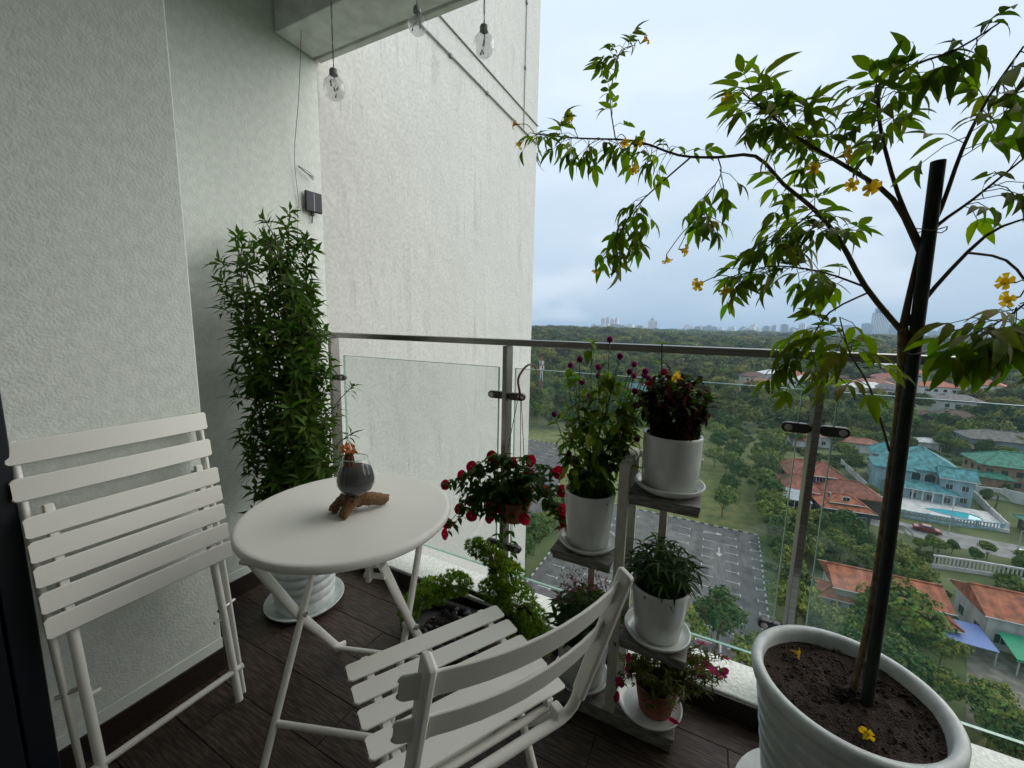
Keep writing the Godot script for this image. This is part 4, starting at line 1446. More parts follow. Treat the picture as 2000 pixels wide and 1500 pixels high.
func make_hanging_pot() -> void:
	rng.seed = 31
	var at := Vector3(-0.672, 0.498, -1.372)
	var o := thing("hanging_pot", "hanging terracotta pot of crimson flowers hooked on the glass", "hanging plant", at)
	var m := mb()
	lathe(m, pot_profile(0.068, 0.046, 0.095, 0.006, 0.003), 36)
	part(o, "pot", m, M.terracotta)
	soil(o, 0.06, 0.075)
	# hook over the top edge of the glass, three wires
	m = mb()
	tube(m, curve([Vector3(0.012, 0.50, 0.0), Vector3(0.010, 0.525, 0.0), Vector3(0.0, 0.57, -0.005), Vector3(0.004, 0.605, -0.04), Vector3(0.012, 0.622, -0.075), Vector3(0.024, 0.615, -0.105), Vector3(0.032, 0.58, -0.11)], 4), [0.006, 0.006, 0.0055, 0.005, 0.005, 0.0048, 0.0045, 0.0045, 0.0045, 0.0045, 0.0045, 0.0045, 0.0045, 0.0045, 0.0042, 0.0042, 0.004, 0.004, 0.004, 0.004, 0.0038, 0.0036, 0.0034, 0.003, 0.003], 8)
	blob(m, Vector3(0.012, 0.498, 0.0), Vector3(0.013, 0.009, 0.013), 0.0, 10, 6)
	part(o, "hook", m, M.red_plastic)
	for k in 3:
		var a := TAU * k / 3.0 + 0.4
		m = mb()
		tube(m, [Vector3(0.012 + 0.008 * cos(a), 0.495, 0.008 * sin(a)), Vector3(cos(a) * 0.069, 0.09, sin(a) * 0.069)], 0.0014, 5, false)
		part(o, "wire", m, M.red_plastic)
	var stems := mb()
	var fol := mb(true)
	var fm := [five_petal(Color(0.36, 0.008, 0.045), Color(0.8, 0.6, 0.5), 0.024), five_petal(Color(0.26, 0.006, 0.03), Color(0.8, 0.6, 0.5), 0.022)]
	var heads := [Vector3(-0.92, 0.638, -1.365), Vector3(-0.867, 0.543, -1.35), Vector3(-0.828, 0.509, -1.298), Vector3(-0.737, 0.565, -1.293), Vector3(-0.761, 0.506, -1.329), Vector3(-0.95, 0.444, -1.302), Vector3(-0.97, 0.387, -1.309), Vector3(-0.775, 0.752, -1.36), Vector3(-0.769, 0.721, -1.37), Vector3(-0.667, 0.75, -1.332), Vector3(-0.595, 0.767, -1.343), Vector3(-0.611, 0.706, -1.367), Vector3(-0.616, 0.634, -1.37), Vector3(-0.612, 0.611, -1.36), Vector3(-0.536, 0.655, -1.354), Vector3(-0.697, 0.573, -1.3), Vector3(-0.876, 0.686, -1.37), Vector3(-1.0, 0.585, -1.355), Vector3(-0.598, 0.549, -1.307), Vector3(-0.921, 0.5, -1.34), Vector3(-0.465, 0.759, -1.3), Vector3(-0.448, 0.694, -1.3), Vector3(-0.445, 0.622, -1.3), Vector3(-0.432, 0.592, -1.29), Vector3(-0.425, 0.56, -1.28), Vector3(-0.72, 0.345, -1.33), Vector3(-0.655, 0.33, -1.32)]
	for i in heads.size():
		var h: Vector3 = heads[i] - at
		var b := Vector3(rnd(-0.03, 0.03), 0.08, rnd(-0.03, 0.03))
		var mid := b.lerp(h, 0.5) + Vector3(0, 0.09, 0.01)
		var line := curve([b, mid, h - Vector3(0, 0.006, 0)], 6)
		tube(stems, line, 0.0016, 5, false)
		var f := part(o, "flower", fm[i % 2], M.petals, h)
		f.basis = turned(Vector3(rnd(-0.4, 0.4), rnd(0.1, 0.8), 1.0))
		for k in 30:
			var t := rnd(0.15, 1.0)
			var p: Vector3 = line[int(t * (line.size() - 1))]
			fol.col = leaf_green(Color(0.06, 0.115, 0.022), 0.4)
			leaf(fol, p, Vector3(cos(k * 2.4 + i), rnd(-0.3, 0.6), sin(k * 2.4 + i)), Vector3.UP, rnd(0.028, 0.048), rnd(0.016, 0.024), rnd(0.3, 1.0), 0.25)
	for k in 330:
		var p := Vector3(-0.09, 0.10, 0.02) + rvec() * Vector3(0.17, 0.10, 0.045) * pow(rng.randf(), 0.45)
		fol.col = leaf_green(Color(0.075, 0.13, 0.026), 0.4)
		leaf(fol, p, rvec() + Vector3(p.x * 3.0, 0.2, 0.3), Vector3.UP, rnd(0.026, 0.044), rnd(0.015, 0.022), rnd(0.3, 1.0), 0.25)
	# wiry bare stems over the rim
	for i in 16:
		var a := rnd(-0.6, 1.6)
		var e := Vector3(cos(a) * rnd(0.06, 0.10), rnd(0.1, 0.16), sin(a) * 0.07)
		tube(stems, curve([Vector3(rnd(-0.03, 0.03), 0.075, 0), e * 0.6 + Vector3(0, 0.08, 0.02), e], 5), 0.0012, 4, false)
	part(o, "stems", stems, M.green_stem)
	part(o, "foliage", fol, M.leaves, Vector3.ZERO, "stuff")


func make_bonsai() -> void:
	rng.seed = 8
	var at := Vector3(-0.80, 0.0, -1.235)
	var o := thing("bonsai_planter", "windswept green conifer bonsai in a low black tray on the floor", "bonsai", at)
	var m := mb()
	slat(m, Transform3D(Basis.IDENTITY, Vector3(0, 0.008, 0)), 0.56, 0.24, 0.012, 0.07)
	part(o, "tray", m, M.tray)
	m = mb()
	var ring := []
	for k in 49:
		var a := TAU * k / 48
		ring.append(Vector3(signf(cos(a)) * pow(absf(cos(a)), 0.55) * 0.275, 0.03, signf(sin(a)) * pow(absf(sin(a)), 0.55) * 0.115))
	tube(m, ring, 0.022, 8, false, 1.0)
	part(o, "tray_rim", m, M.tray)
	m = mb()
	blob(m, Vector3(0.03, 0.02, 0), Vector3(0.24, 0.035, 0.10), 0.05, 20, 8)
	part(o, "soil", m, M.soil)
	m = mb()
	var trunk := [Vector3(-0.551, 0.03, -1.21), Vector3(-0.575, 0.12, -1.235), Vector3(-0.625, 0.20, -1.25), Vector3(-0.70, 0.284, -1.275), Vector3(-0.735, 0.38, -1.285), Vector3(-0.80, 0.395, -1.285)]
	var rel := []
	for p in trunk:
		rel.append(p - at)
	var tl := curve(rel, 4)
	var rad := []
	for i in tl.size():
		rad.append(lerpf(0.026, 0.006, pow(float(i) / (tl.size() - 1), 0.8)))
	tube(m, tl, rad, 10)
	part(o, "trunk", m, M.dark_bark)
	for e in [[8, Vector3(-0.86, 0.225, -1.235), Vector3(-0.96, 0.165, -1.215)], [6, Vector3(-0.56, 0.25, -1.235), Vector3(-0.50, 0.2, -1.235)], [13, Vector3(-0.65, 0.36, -1.27), Vector3(-0.62, 0.31, -1.265)]]:
		m = mb()
		tube(m, curve([tl[e[0]], e[1] - at, e[2] - at], 5), [0.011, 0.011, 0.010, 0.009, 0.009, 0.008, 0.007, 0.006, 0.006, 0.005, 0.004], 7)
		part(o, "branch", m, M.dark_bark)
	# needle pads
	var fol := mb(true)
	var pads := [[Vector3(-0.79, 0.385, -1.29), Vector3(0.055, 0.03, 0.045), 190], [Vector3(-0.715, 0.375, -1.28), Vector3(0.05, 0.035, 0.045), 170], [Vector3(-0.645, 0.325, -1.265), Vector3(0.07, 0.05, 0.06), 300], [Vector3(-0.60, 0.25, -1.255), Vector3(0.08, 0.06, 0.065), 380], [Vector3(-0.86, 0.242, -1.235), Vector3(0.075, 0.035, 0.05), 260], [Vector3(-0.95, 0.19, -1.215), Vector3(0.085, 0.04, 0.055), 280], [Vector3(-0.525, 0.20, -1.24), Vector3(0.06, 0.05, 0.055), 240], [Vector3(-1.055, 0.09, -1.175), Vector3(0.04, 0.065, 0.04), 200], [Vector3(-0.70, 0.25, -1.255), Vector3(0.055, 0.045, 0.05), 220], [Vector3(-0.565, 0.15, -1.225), Vector3(0.055, 0.04, 0.05), 200], [Vector3(-1.01, 0.14, -1.20), Vector3(0.05, 0.04, 0.045), 170], [Vector3(-0.48, 0.13, -1.23), Vector3(0.04, 0.045, 0.045), 130]]
	for p in pads:
		for i in int(p[2] * 1.35):
			var d := rvec()
			var c: Vector3 = p[0] - at + d * p[1] * pow(rng.randf(), 0.35)
			var ax := (d + Vector3(0, 0.7, 0) + rvec() * 0.5).normalized()
			var fresh := rng.randf() < 0.45
			for k in 7:
				fol.col = leaf_green(Color(0.36, 0.46, 0.06) if fresh else Color(0.17, 0.27, 0.04), 0.25)
				leaf(fol, c, ax + rvec() * 0.7, Vector3.UP, rnd(0.010, 0.019), 0.0036, 0.1, 0.2, false)
	part(o, "needles", fol, M.leaves, Vector3.ZERO, "stuff")
	# pebbles and two jagged stones lying in the tray
	var shapes := []
	for i in 5:
		m = mb()
		blob(m, Vector3.ZERO, Vector3(0.016, 0.009, 0.012), 0.08, 12, 7, Basis.IDENTITY, i)
		shapes.append(m.mesh())
	for i in 62:
		var p := Vector3(rnd(-0.19, 0.2), 0.0, rnd(-0.08, 0.095))
		p.y = 0.058 - 0.9 * p.x * p.x * 0.5 + rnd(-0.006, 0.008)
		var s := part(o, "pebble", shapes[i % 5], M.pebble, p)
		s.basis = Basis.from_euler(Vector3(rnd(-0.5, 0.5), rnd(0, 6), rnd(-0.5, 0.5))).scaled(Vector3.ONE * rnd(0.7, 1.25))
	for e in [[Vector3(-0.10, 0.06, -0.02), 0.05], [Vector3(0.01, 0.06, -0.02), 0.046], [Vector3(0.05, 0.065, -0.05), 0.055]]:
		m = mb()
		for k in 6:
			var h: float = e[1] * rnd(0.5, 1.25)
			var c: Vector3 = Vector3((k - 2.5) * 0.016, 0, rnd(-0.008, 0.008))
			var w := rnd(0.011, 0.018)
			for q in 5:
				var a0 := TAU * q / 5
				var a1 := TAU * (q + 1) / 5
				m.flat3(c + Vector3(cos(a0), 0, sin(a0)) * w, c + Vector3(cos(a1), 0, sin(a1)) * w, c + Vector3(rnd(-0.003, 0.003), h, 0), Vector3(cos(a0), 0.4, sin(a0)))
		part(o, "jagged_stone", m, M.slate, e[0])


func make_vase() -> void:
	rng.seed = 12
	# driftwood: an arched root with two feet
	var at := Vector3(-0.925, 0.7098, -0.815)
	var o := thing("driftwood_stand", "gnarled brown driftwood piece on the bistro table", "driftwood", at)
	var m := mb()
	for l in [[[Vector3(-0.055, 0.004, 0.052), Vector3(-0.048, 0.03, 0.036), Vector3(-0.022, 0.043, 0.012), Vector3(0.0, 0.042, -0.005)], [0.014, 0.018, 0.024, 0.024]], [[Vector3(0.004, 0.004, 0.066), Vector3(0.004, 0.022, 0.048), Vector3(0.0, 0.042, 0.012), Vector3(0.0, 0.042, -0.01)], [0.015, 0.018, 0.024, 0.024]], [[Vector3(-0.01, 0.04, 0.0), Vector3(0.02, 0.036, -0.028), Vector3(0.036, 0.027, -0.062), Vector3(0.038, 0.018, -0.095)], [0.026, 0.025, 0.021, 0.014]], [[Vector3(0.02, 0.036, -0.03), Vector3(0.036, 0.018, -0.06), Vector3(0.036, 0.005, -0.086)], [0.018, 0.015, 0.009]], [[Vector3(-0.03, 0.04, 0.02), Vector3(-0.04, 0.03, -0.012), Vector3(-0.042, 0.006, -0.032)], [0.02, 0.017, 0.013]], [[Vector3(-0.052, 0.02, 0.045), Vector3(-0.03, 0.052, 0.03), Vector3(0.0, 0.05, 0.035), Vector3(0.006, 0.02, 0.058)], [0.010, 0.012, 0.012, 0.012]]]:
		var line := curve(l[0], 6)
		var rad := []
		for i in line.size():
			var f: float = float(i) / (line.size() - 1) * (l[1].size() - 1)
			var k := mini(int(f), l[1].size() - 2)
			rad.append(lerpf(l[1][k], l[1][k + 1], f - k))
		tube(m, line, rad, 18, true, 0.85)
	var gnarl := FastNoiseLite.new()
	gnarl.seed = 6
	gnarl.frequency = 45.0
	gnarl.fractal_octaves = 3
	for i in m.v.size():
		var p := m.v[i]
		m.v[i] = p + p.direction_to(Vector3(0, 0.03, 0.0)) * -0.011 * gnarl.get_noise_3d(p.x, p.y * 0.5, p.z)
		m.v[i].y = maxf(m.v[i].y, 0.0)
	part(o, "root", m, M.driftwood)
	o.scale = Vector3.ONE * 0.9
	# slumped glass vase with dark sand and a dried orange flower
	var va := at + Vector3(-0.002, 0.0565, 0.0)
	var g := thing("glass_vase", "round glass vase of dark sand seated on the driftwood", "vase", va)
	g.scale = Vector3.ONE * 1.12
	m = mb()
	lathe(m, [Vector2(0, 0.0), Vector2(0.026, 0.001), Vector2(0.041, 0.011), Vector2(0.0485, 0.027), Vector2(0.049, 0.04), Vector2(0.0455, 0.058), Vector2(0.039, 0.078), Vector2(0.0325, 0.096), Vector2(0.0315, 0.0975), Vector2(0.0305, 0.096)], 40)
	part(g, "bowl", m, M.vase_glass)
	m = mb()
	tube(m, ring_points(0.0318, 0.0975, 36), 0.0011, 6, false)
	part(g, "rim", m, M.glass_edge)
	m = mb()
	lathe(m, [Vector2(0, 0.003), Vector2(0.025, 0.0035), Vector2(0.039, 0.0125), Vector2(0.0462, 0.0275), Vector2(0.0467, 0.04), Vector2(0.0433, 0.058), Vector2(0.0395, 0.068), Vector2(0.02, 0.077), Vector2(0, 0.074)], 32)
	part(g, "sand", m, M.dark_sand)
	var f := thing("dried_flower", "dried orange flower standing in the sand of the vase", "flower", va + Vector3(-0.012, 0.074, 0.012))
	m = mb()
	for k in 8:
		var a := TAU * k / 8
		tube(m, curve([Vector3(cos(a) * 0.008, -0.004, sin(a) * 0.008), Vector3(cos(a) * 0.012, 0.025, sin(a) * 0.012), Vector3(cos(a) * 0.007, 0.05, sin(a) * 0.007)], 3), [0.005, 0.005, 0.0045, 0.004, 0.004, 0.0035, 0.003], 6)
	part(f, "stem", m, M.dry_stem)
	m = mb()
	for k in 46:
		var d := rvec()
		var c := Vector3(0, 0.061, 0) + d * Vector3(0.015, 0.009, 0.015)
		leaf(m, c, d + Vector3(0, 0.3, 0) + rvec() * 0.6, rvec(), rnd(0.010, 0.018), rnd(0.007, 0.011), rnd(0.8, 2.0), 0.4)
	part(f, "petals", m, M.dry_flower)


func ring_points(r: float, y: float, n: int) -> Array:
	var out := []
	for k in n + 1:
		out.append(Vector3(cos(TAU * k / n) * r, y, sin(TAU * k / n) * r))
	return out


# ------------------------------------------------------------------ string of bulbs and its solar panel
func make_lights() -> void:
	rng.seed = 3
	var spots := [Vector3(-0.935, 2.209, -1.124), Vector3(-0.651, 2.042, -1.065), Vector3(-1.026, 1.923, -0.874), Vector3(-0.155, 2.30, -1.36)]
	var says := ["clear round light bulb hanging just below the beam edge", "clear round light bulb hanging by a twisted cord before the cables", "clear round light bulb hanging lowest, before the beam's corner", "clear round light bulb hanging highest, clear of the exterior wall"]
	var big := mb()
	lathe(big, [Vector2(0, -0.032), Vector2(0.012, -0.0295), Vector2(0.0225, -0.021), Vector2(0.0285, -0.008), Vector2(0.029, 0.003), Vector2(0.0255, 0.015), Vector2(0.0175, 0.024), Vector2(0.0128, 0.031), Vector2(0.0118, 0.036)], 32)
	var glass := big.mesh()
	var cap := mb()
	lathe(cap, [Vector2(0.0118, 0.034), Vector2(0.012, 0.038), Vector2(0.0115, 0.041), Vector2(0.0118, 0.044), Vector2(0.010, 0.048), Vector2(0.003, 0.05), Vector2(0, 0.054)], 20)
	var cap_mesh := cap.mesh()
	var led := mb()
	lathe(led, [Vector2(0, -0.0045), Vector2(0.0026, -0.003), Vector2(0.003, 0.0), Vector2(0.002, 0.003), Vector2(0.0008, 0.008), Vector2(0, 0.009)], 10)
	var led_mesh := led.mesh()
	for i in spots.size():
		var o := thing("hanging_bulb", says[i], "light bulb", spots[i], "string of hanging bulbs")
		part(o, "globe", glass, M.bulb_glass)
		part(o, "cap", cap_mesh, M.bulb_cap)
		var inner := mb()
		for k in 5:
			var p := Vector3(rnd(-0.014, 0.014), lerpf(0.012, -0.020, k / 4.0), rnd(-0.012, 0.012))
			var l := part(o, "diode", led_mesh, M.bulb_cap, p)
			l.rotation = Vector3(rnd(-0.4, 0.4), 0, rnd(-0.4, 0.4))
			tube(inner, curve([Vector3(0, 0.034, 0), p * 0.5 + Vector3(0.004, 0.012, 0), p + Vector3(0, 0.007, 0)], 4), 0.0005, 4, false)
		part(o, "lead", inner, M.wire)
		var cord := mb()
		var top: float = 2.9 - spots[i].y
		for s in [0.0, PI]:
			var line := []
			for k in 41:
				var y := lerpf(0.054, top, k / 40.0)
				line.append(Vector3(cos(y * 60.0 + s) * 0.0016, y, sin(y * 60.0 + s) * 0.0016))
			tube(cord, line, 0.0011, 4, false)
		part(o, "cord", cord, M.wire)
	# supply wire down the wall, a loop of slack, and the panel
	var w := thing("supply_wire", "thin wire hanging down the white wall to the solar panel", "wire", Vector3(-1.86, 2.9, -1.33))
	var m := mb()
	tube(m, curve([Vector3(0.12, 0, 0), Vector3(0.11, -0.3, 0.0), Vector3(0.04, -0.6, -0.02), Vector3(-0.012, -0.85, -0.02), Vector3(-0.025, -1.06, -0.04), Vector3(-0.022, -1.09, -0.03), Vector3(-0.026, -1.25, -0.02), Vector3(-0.022, -1.36, 0.02)], 5), 0.0014, 5, false)
	part(w, "strand", m, M.wire)
	m = mb()
	for k in 3:
		tube(m, curve([Vector3(-0.022, -0.885, -0.04), Vector3(-0.01, -0.90 - 0.01 * k, -0.09), Vector3(-0.012, -0.915 - 0.008 * k, -0.12), Vector3(-0.014, -0.905, -0.08), Vector3(-0.024, -0.89, -0.045)], 4), 0.0012, 4, false)
	part(w, "slack_loop", m, M.wire)
	var s := thing("solar_panel", "small black solar panel fixed to the white wall", "solar panel", Vector3(-1.87, 1.862, -1.44))
	var turn := Basis(Vector3.UP, -0.15)
	m = mb()
	box(m, Vector3(0, 0, 0), Vector3(0.014, 0.098, 0.086), 0.004, turn)
	part(s, "casing", m, M.black_plastic)
	m = mb()
	box(m, turn * Vector3(0.0075, 0, 0), Vector3(0.002, 0.086, 0.076), 0.0005, turn)
	part(s, "cell", m, M.solar_cell)
	m = mb()
	for k in 13:
		box(m, turn * Vector3(0.009, -0.039 + 0.0065 * k, 0.0), Vector3(0.0006, 0.0042, 0.0022), 0.0, turn)
	part(s, "contact_line", m, M.silver_line)
	m = mb()
	box(m, Vector3(-0.012, -0.054, 0), Vector3(0.012, 0.018, 0.018), 0.003, turn)
	tube(m, [Vector3(-0.012, -0.06, 0), Vector3(-0.013, -0.10, 0.004)], 0.003, 6)
	part(s, "bracket", m, M.black_plastic)


# ------------------------------------------------------------------ the land outside
func land_y(x: float, z: float) -> float:
	var d := Vector2(x, z).length()
	var az := rad_to_deg(atan2(x, -z))
	var left := smoothstep(2.0, -16.0, az)
	var rise := lerpf(17.0, 27.0, left) * smoothstep(255.0, 950.0, d) + lerpf(11.0, 3.0, left) * smoothstep(900.0, 2600.0, d)
	return GROUND + rise + 2.2 * smoothstep(250.0, 600.0, d) * sin(x * 0.013 + 1.0) * cos(z * 0.009)


func make_land() -> void:
	var m := mb()
	var radii := [0.0, 25.0, 60.0, 110.0, 180.0, 255.0, 310.0, 370.0, 440.0, 520.0, 610.0, 710.0, 830.0, 960.0, 1120.0, 1320.0, 1560.0, 1850.0, 2200.0, 2650.0, 3300.0, 4400.0, 6500.0]
	var sec := 120
	for j in radii.size() - 1:
		for k in sec:
			var q := []
			for t in [[j, k], [j, k + 1], [j + 1, k + 1], [j + 1, k]]:
				var a: float = TAU * (t[1] % sec) / sec
				var r: float = radii[t[0]]
				q.append(Vector3(sin(a) * r, land_y(sin(a) * r, -cos(a) * r), -cos(a) * r))
			m.flat(q[0], q[1], q[2], q[3], Vector3.UP)
	var o := part(self, "ground", m, M.land)
	tag(o, "green land below the balcony, rising to wooded hills", "ground", "", "structure")
	sheet("lawn", "open mown lawn beyond the parking lot", "lawn", [Vector2(-75, -90), Vector2(12, -90), Vector2(13, -125), Vector2(20, -176), Vector2(-16, -184), Vector2(-38, -172), Vector2(-52, -148), Vector2(-80, -149)], 0.03, M.lawn)
	sheet("parking_lot", "dark asphalt parking lot with white bay markings", "parking lot", [Vector2(-24.7, -91.7), Vector2(10.3, -91.7), Vector2(9.2, -40), Vector2(-24.7, -40)], 0.05, M.asphalt)
	sheet("parking_lane", "second asphalt parking area beyond the planted strip", "parking lot", [Vector2(-62, -131), Vector2(-45, -131), Vector2(-33, -91.7), Vector2(-24.7, -91.7), Vector2(-24.7, -86), Vector2(-29.7, -84), Vector2(-29.7, -40), Vector2(-62, -40)], 0.04, M.asphalt)
	sheet("road", "grey road in front of the turquoise villa", "road", [Vector2(33, -117), Vector2(41, -114.5), Vector2(58, -113.5), Vector2(95, -112), Vector2(95, -103), Vector2(54, -105.5), Vector2(43, -106.5), Vector2(33, -110)], 0.04, M.road_grey)
	sheet("driveway", "bare earth drive with concrete patches beside the near houses", "path", [Vector2(31, -66), Vector2(34, -74), Vector2(37.5, -71), Vector2(41, -58), Vector2(38, -50), Vector2(27, -56)], 0.04, M.bare_earth)
	sheet("back_lawn", "strip of lawn beside the near white house", "lawn", [Vector2(34.5, -75), Vector2(37, -75), Vector2(44, -58), Vector2(50, -48), Vector2(30, -42), Vector2(22, -48), Vector2(28, -55), Vector2(38, -58)], 0.03, M.lawn)
	var patch := thing("asphalt_patch", "darker repair patches in the parking lot's asphalt", "patch", Vector3(0, GROUND + 0.054, 0))
	patch.set_meta("kind", "structure")
	for p in [[3.5, -72.0, 3.4, 26.0], [-6.0, -84.0, 5.0, 3.0], [7.5, -80.0, 2.2, 4.0], [-18.0, -70.0, 4.0, 9.0], [-9.5, -62.0, 3.0, 12.0]]:
		var pm := mb()
		box(pm, Vector3(p[0], 0, p[1]), Vector3(p[2], 0.002, p[3]))
		part(patch, "patch_sheet", pm, M.asphalt_old)
	markings()
	kerbs()


func sheet(called: String, label: String, category: String, poly: Array, lift: float, material: Material) -> void:
	var m := mb()
	var pts := PackedVector2Array(poly)
	var idx := Geometry2D.triangulate_polygon(pts)
	for i in range(0, idx.size(), 3):
		var q := []
		for k in 3:
			var p := pts[idx[i + k]]
			q.append(Vector3(p.x, GROUND + lift, p.y))
		m.flat3(q[0], q[1], q[2], Vector3.UP)
	var o := part(self, called, m, material)
	tag(o, label, category, "", "structure")


func markings() -> void:
	var o := thing("road_markings", "white bay lines and arrows painted on the parking lot", "markings", Vector3(0, GROUND + 0.058, 0))
	o.set_meta("kind", "structure")
	var tick := mb()
	box(tick, Vector3.ZERO, Vector3(2.0, 0.006, 0.14))
	box(tick, Vector3(1.0, 0, 0), Vector3(0.14, 0.0062, 0.9))
	var tick_mesh := tick.mesh()
	var z := -88.0
	while z < -46.0:
		for a in [[-2.4, 1.0], [1.0, -1.0], [6.0, 1.0], [9.2, -1.0], [-13.0, 1.0], [-16.5, -1.0], [-21.0, 1.0]]:
			var t := part(o, "bay_line", tick_mesh, M.line_paint, Vector3(a[0] + a[1] * (-0.6), 0, z))
			if a[1] < 0:
				t.rotation.y = PI
		z += 3.25
	var ar := mb()
	box(ar, Vector3(0, 0, 0.6), Vector3(0.22, 0.006, 2.4))
	ar.flat3(Vector3(-0.6, 0.003, -0.5), Vector3(0.6, 0.003, -0.5), Vector3(0, 0.003, -1.7), Vector3.UP)
	var am := ar.mesh()
	for p in [[3.4, -81.0, PI], [3.5, -67.0, PI], [3.6, -54.0, PI], [2.4, -88.5, -PI / 2], [-8.5, -75.0, 0.0], [-8.5, -60.0, 0.0]]:
		var t := part(o, "arrow", am, M.line_paint, Vector3(p[0], 0.0, p[1]))
		t.rotation.y = p[2]
	var o2 := thing("lane_markings", "white lines painted on the far parking area", "markings", Vector3(0, GROUND + 0.048, 0))
	o2.set_meta("kind", "structure")
	z = -126.0
	while z < -46.0:
		for x in [-54.0, -46.5, -37.0]:
			if x + z * -0.3 < 0.5 and z < -92 and x > -42.0:
				continue
			var t := part(o2, "bay_line", tick_mesh, M.line_paint, Vector3(x, 0, z))
			t.rotation.y = 0.0 if x < -50 else PI
		z += 3.4


# black and white painted kerb stones round the asphalt
func kerbs() -> void:
	var o := thing("painted_kerb", "black and white painted kerb around the parking lots", "kerb", Vector3(0, GROUND, 0))
	o.set_meta("kind", "structure")
	var st := mb()
	box(st, Vector3(0, 0.1, 0), Vector3(0.86, 0.2, 0.25), 0.02)
	var sm := st.mesh()
	var lines := [[Vector2(-33, -91.9), Vector2(10.5, -91.9)], [Vector2(-62, -131.2), Vector2(-45, -131.2)], [Vector2(-45, -131.2), Vector2(-33, -91.9)], [Vector2(-24.5, -86), Vector2(-24.5, -48)], [Vector2(-29.9, -84), Vector2(-29.9, -48)], [Vector2(-29.9, -84), Vector2(-24.5, -86)], [Vector2(10.5, -91.9), Vector2(9.4, -48)]]
	var shown := []
	for l in lines:
		var d: Vector2 = l[1] - l[0]
		var n := int(d.length() / 0.9)
		for i in n:
			var p: Vector2 = l[0] + d * ((i + 0.5) / n)
			shown.append([p, atan2(-d.y, d.x), i % 2])
	for s in shown:
		var k := part(o, "kerb_stone", sm, M.line_paint if s[2] else M.kerb_black, Vector3(s[0].x, 0, s[0].y))
		k.rotation.y = s[1]


# ------------------------------------------------------------------ trees and woods
func crown_mesh(r: Vector3, clumps: int, per: int, size: float, tint: Color, lobes: int) -> ArrayMesh:
	var m := mb(true)
	var centres := []
	for i in lobes:
		var d := rvec()
		d.y = d.y * 0.6 + 0.15
		centres.append([d * r * rnd(0.35, 0.62), rnd(0.42, 0.62)])
	for i in clumps:
		var l = centres[i % lobes]
		var d := rvec()
		d.y = absf(d.y) * 0.9 - 0.25
		var c: Vector3 = l[0] + d.normalized() * r * float(l[1]) * pow(rng.randf(), 0.3)
		var shade := leaf_green(tint, 0.28)
		for k in per:
			var p := c + rvec() * size * 1.1
			var n := (d + rvec() * 0.9 + Vector3(0, 0.5, 0)).normalized()
			var a := n.cross(rvec()).normalized()
			var b := n.cross(a)
			m.col = Color(shade.r * rnd(0.8, 1.2), shade.g * rnd(0.85, 1.15), shade.b)
			var s := size * rnd(0.5, 1.1)
			m.tri(p + a * s, p + b * s * 0.6, p - a * s, n, n, n)
			m.tri(p + a * s, p - a * s, p - b * s * 0.6, n, n, n)
	return m.mesh()


func trunk_mesh(h: float, r: float, spread: float) -> ArrayMesh:
	var m := mb()
	tube(m, curve([Vector3(0, -0.3, 0), Vector3(0.1, h * 0.5, 0.06), Vector3(0.0, h, 0)], 3), [r, r * 0.9, r * 0.85, r * 0.8, r * 0.7, r * 0.6, r * 0.45], 7)
	for k in 5:
		var a := TAU * k / 5 + 0.3
		tube(m, [Vector3(0, h * 0.62, 0), Vector3(cos(a) * spread * 0.5, h * 0.9, sin(a) * spread * 0.5), Vector3(cos(a) * spread, h * 1.2, sin(a) * spread)], [r * 0.45, r * 0.3, r * 0.12], 5)
	return m.mesh()


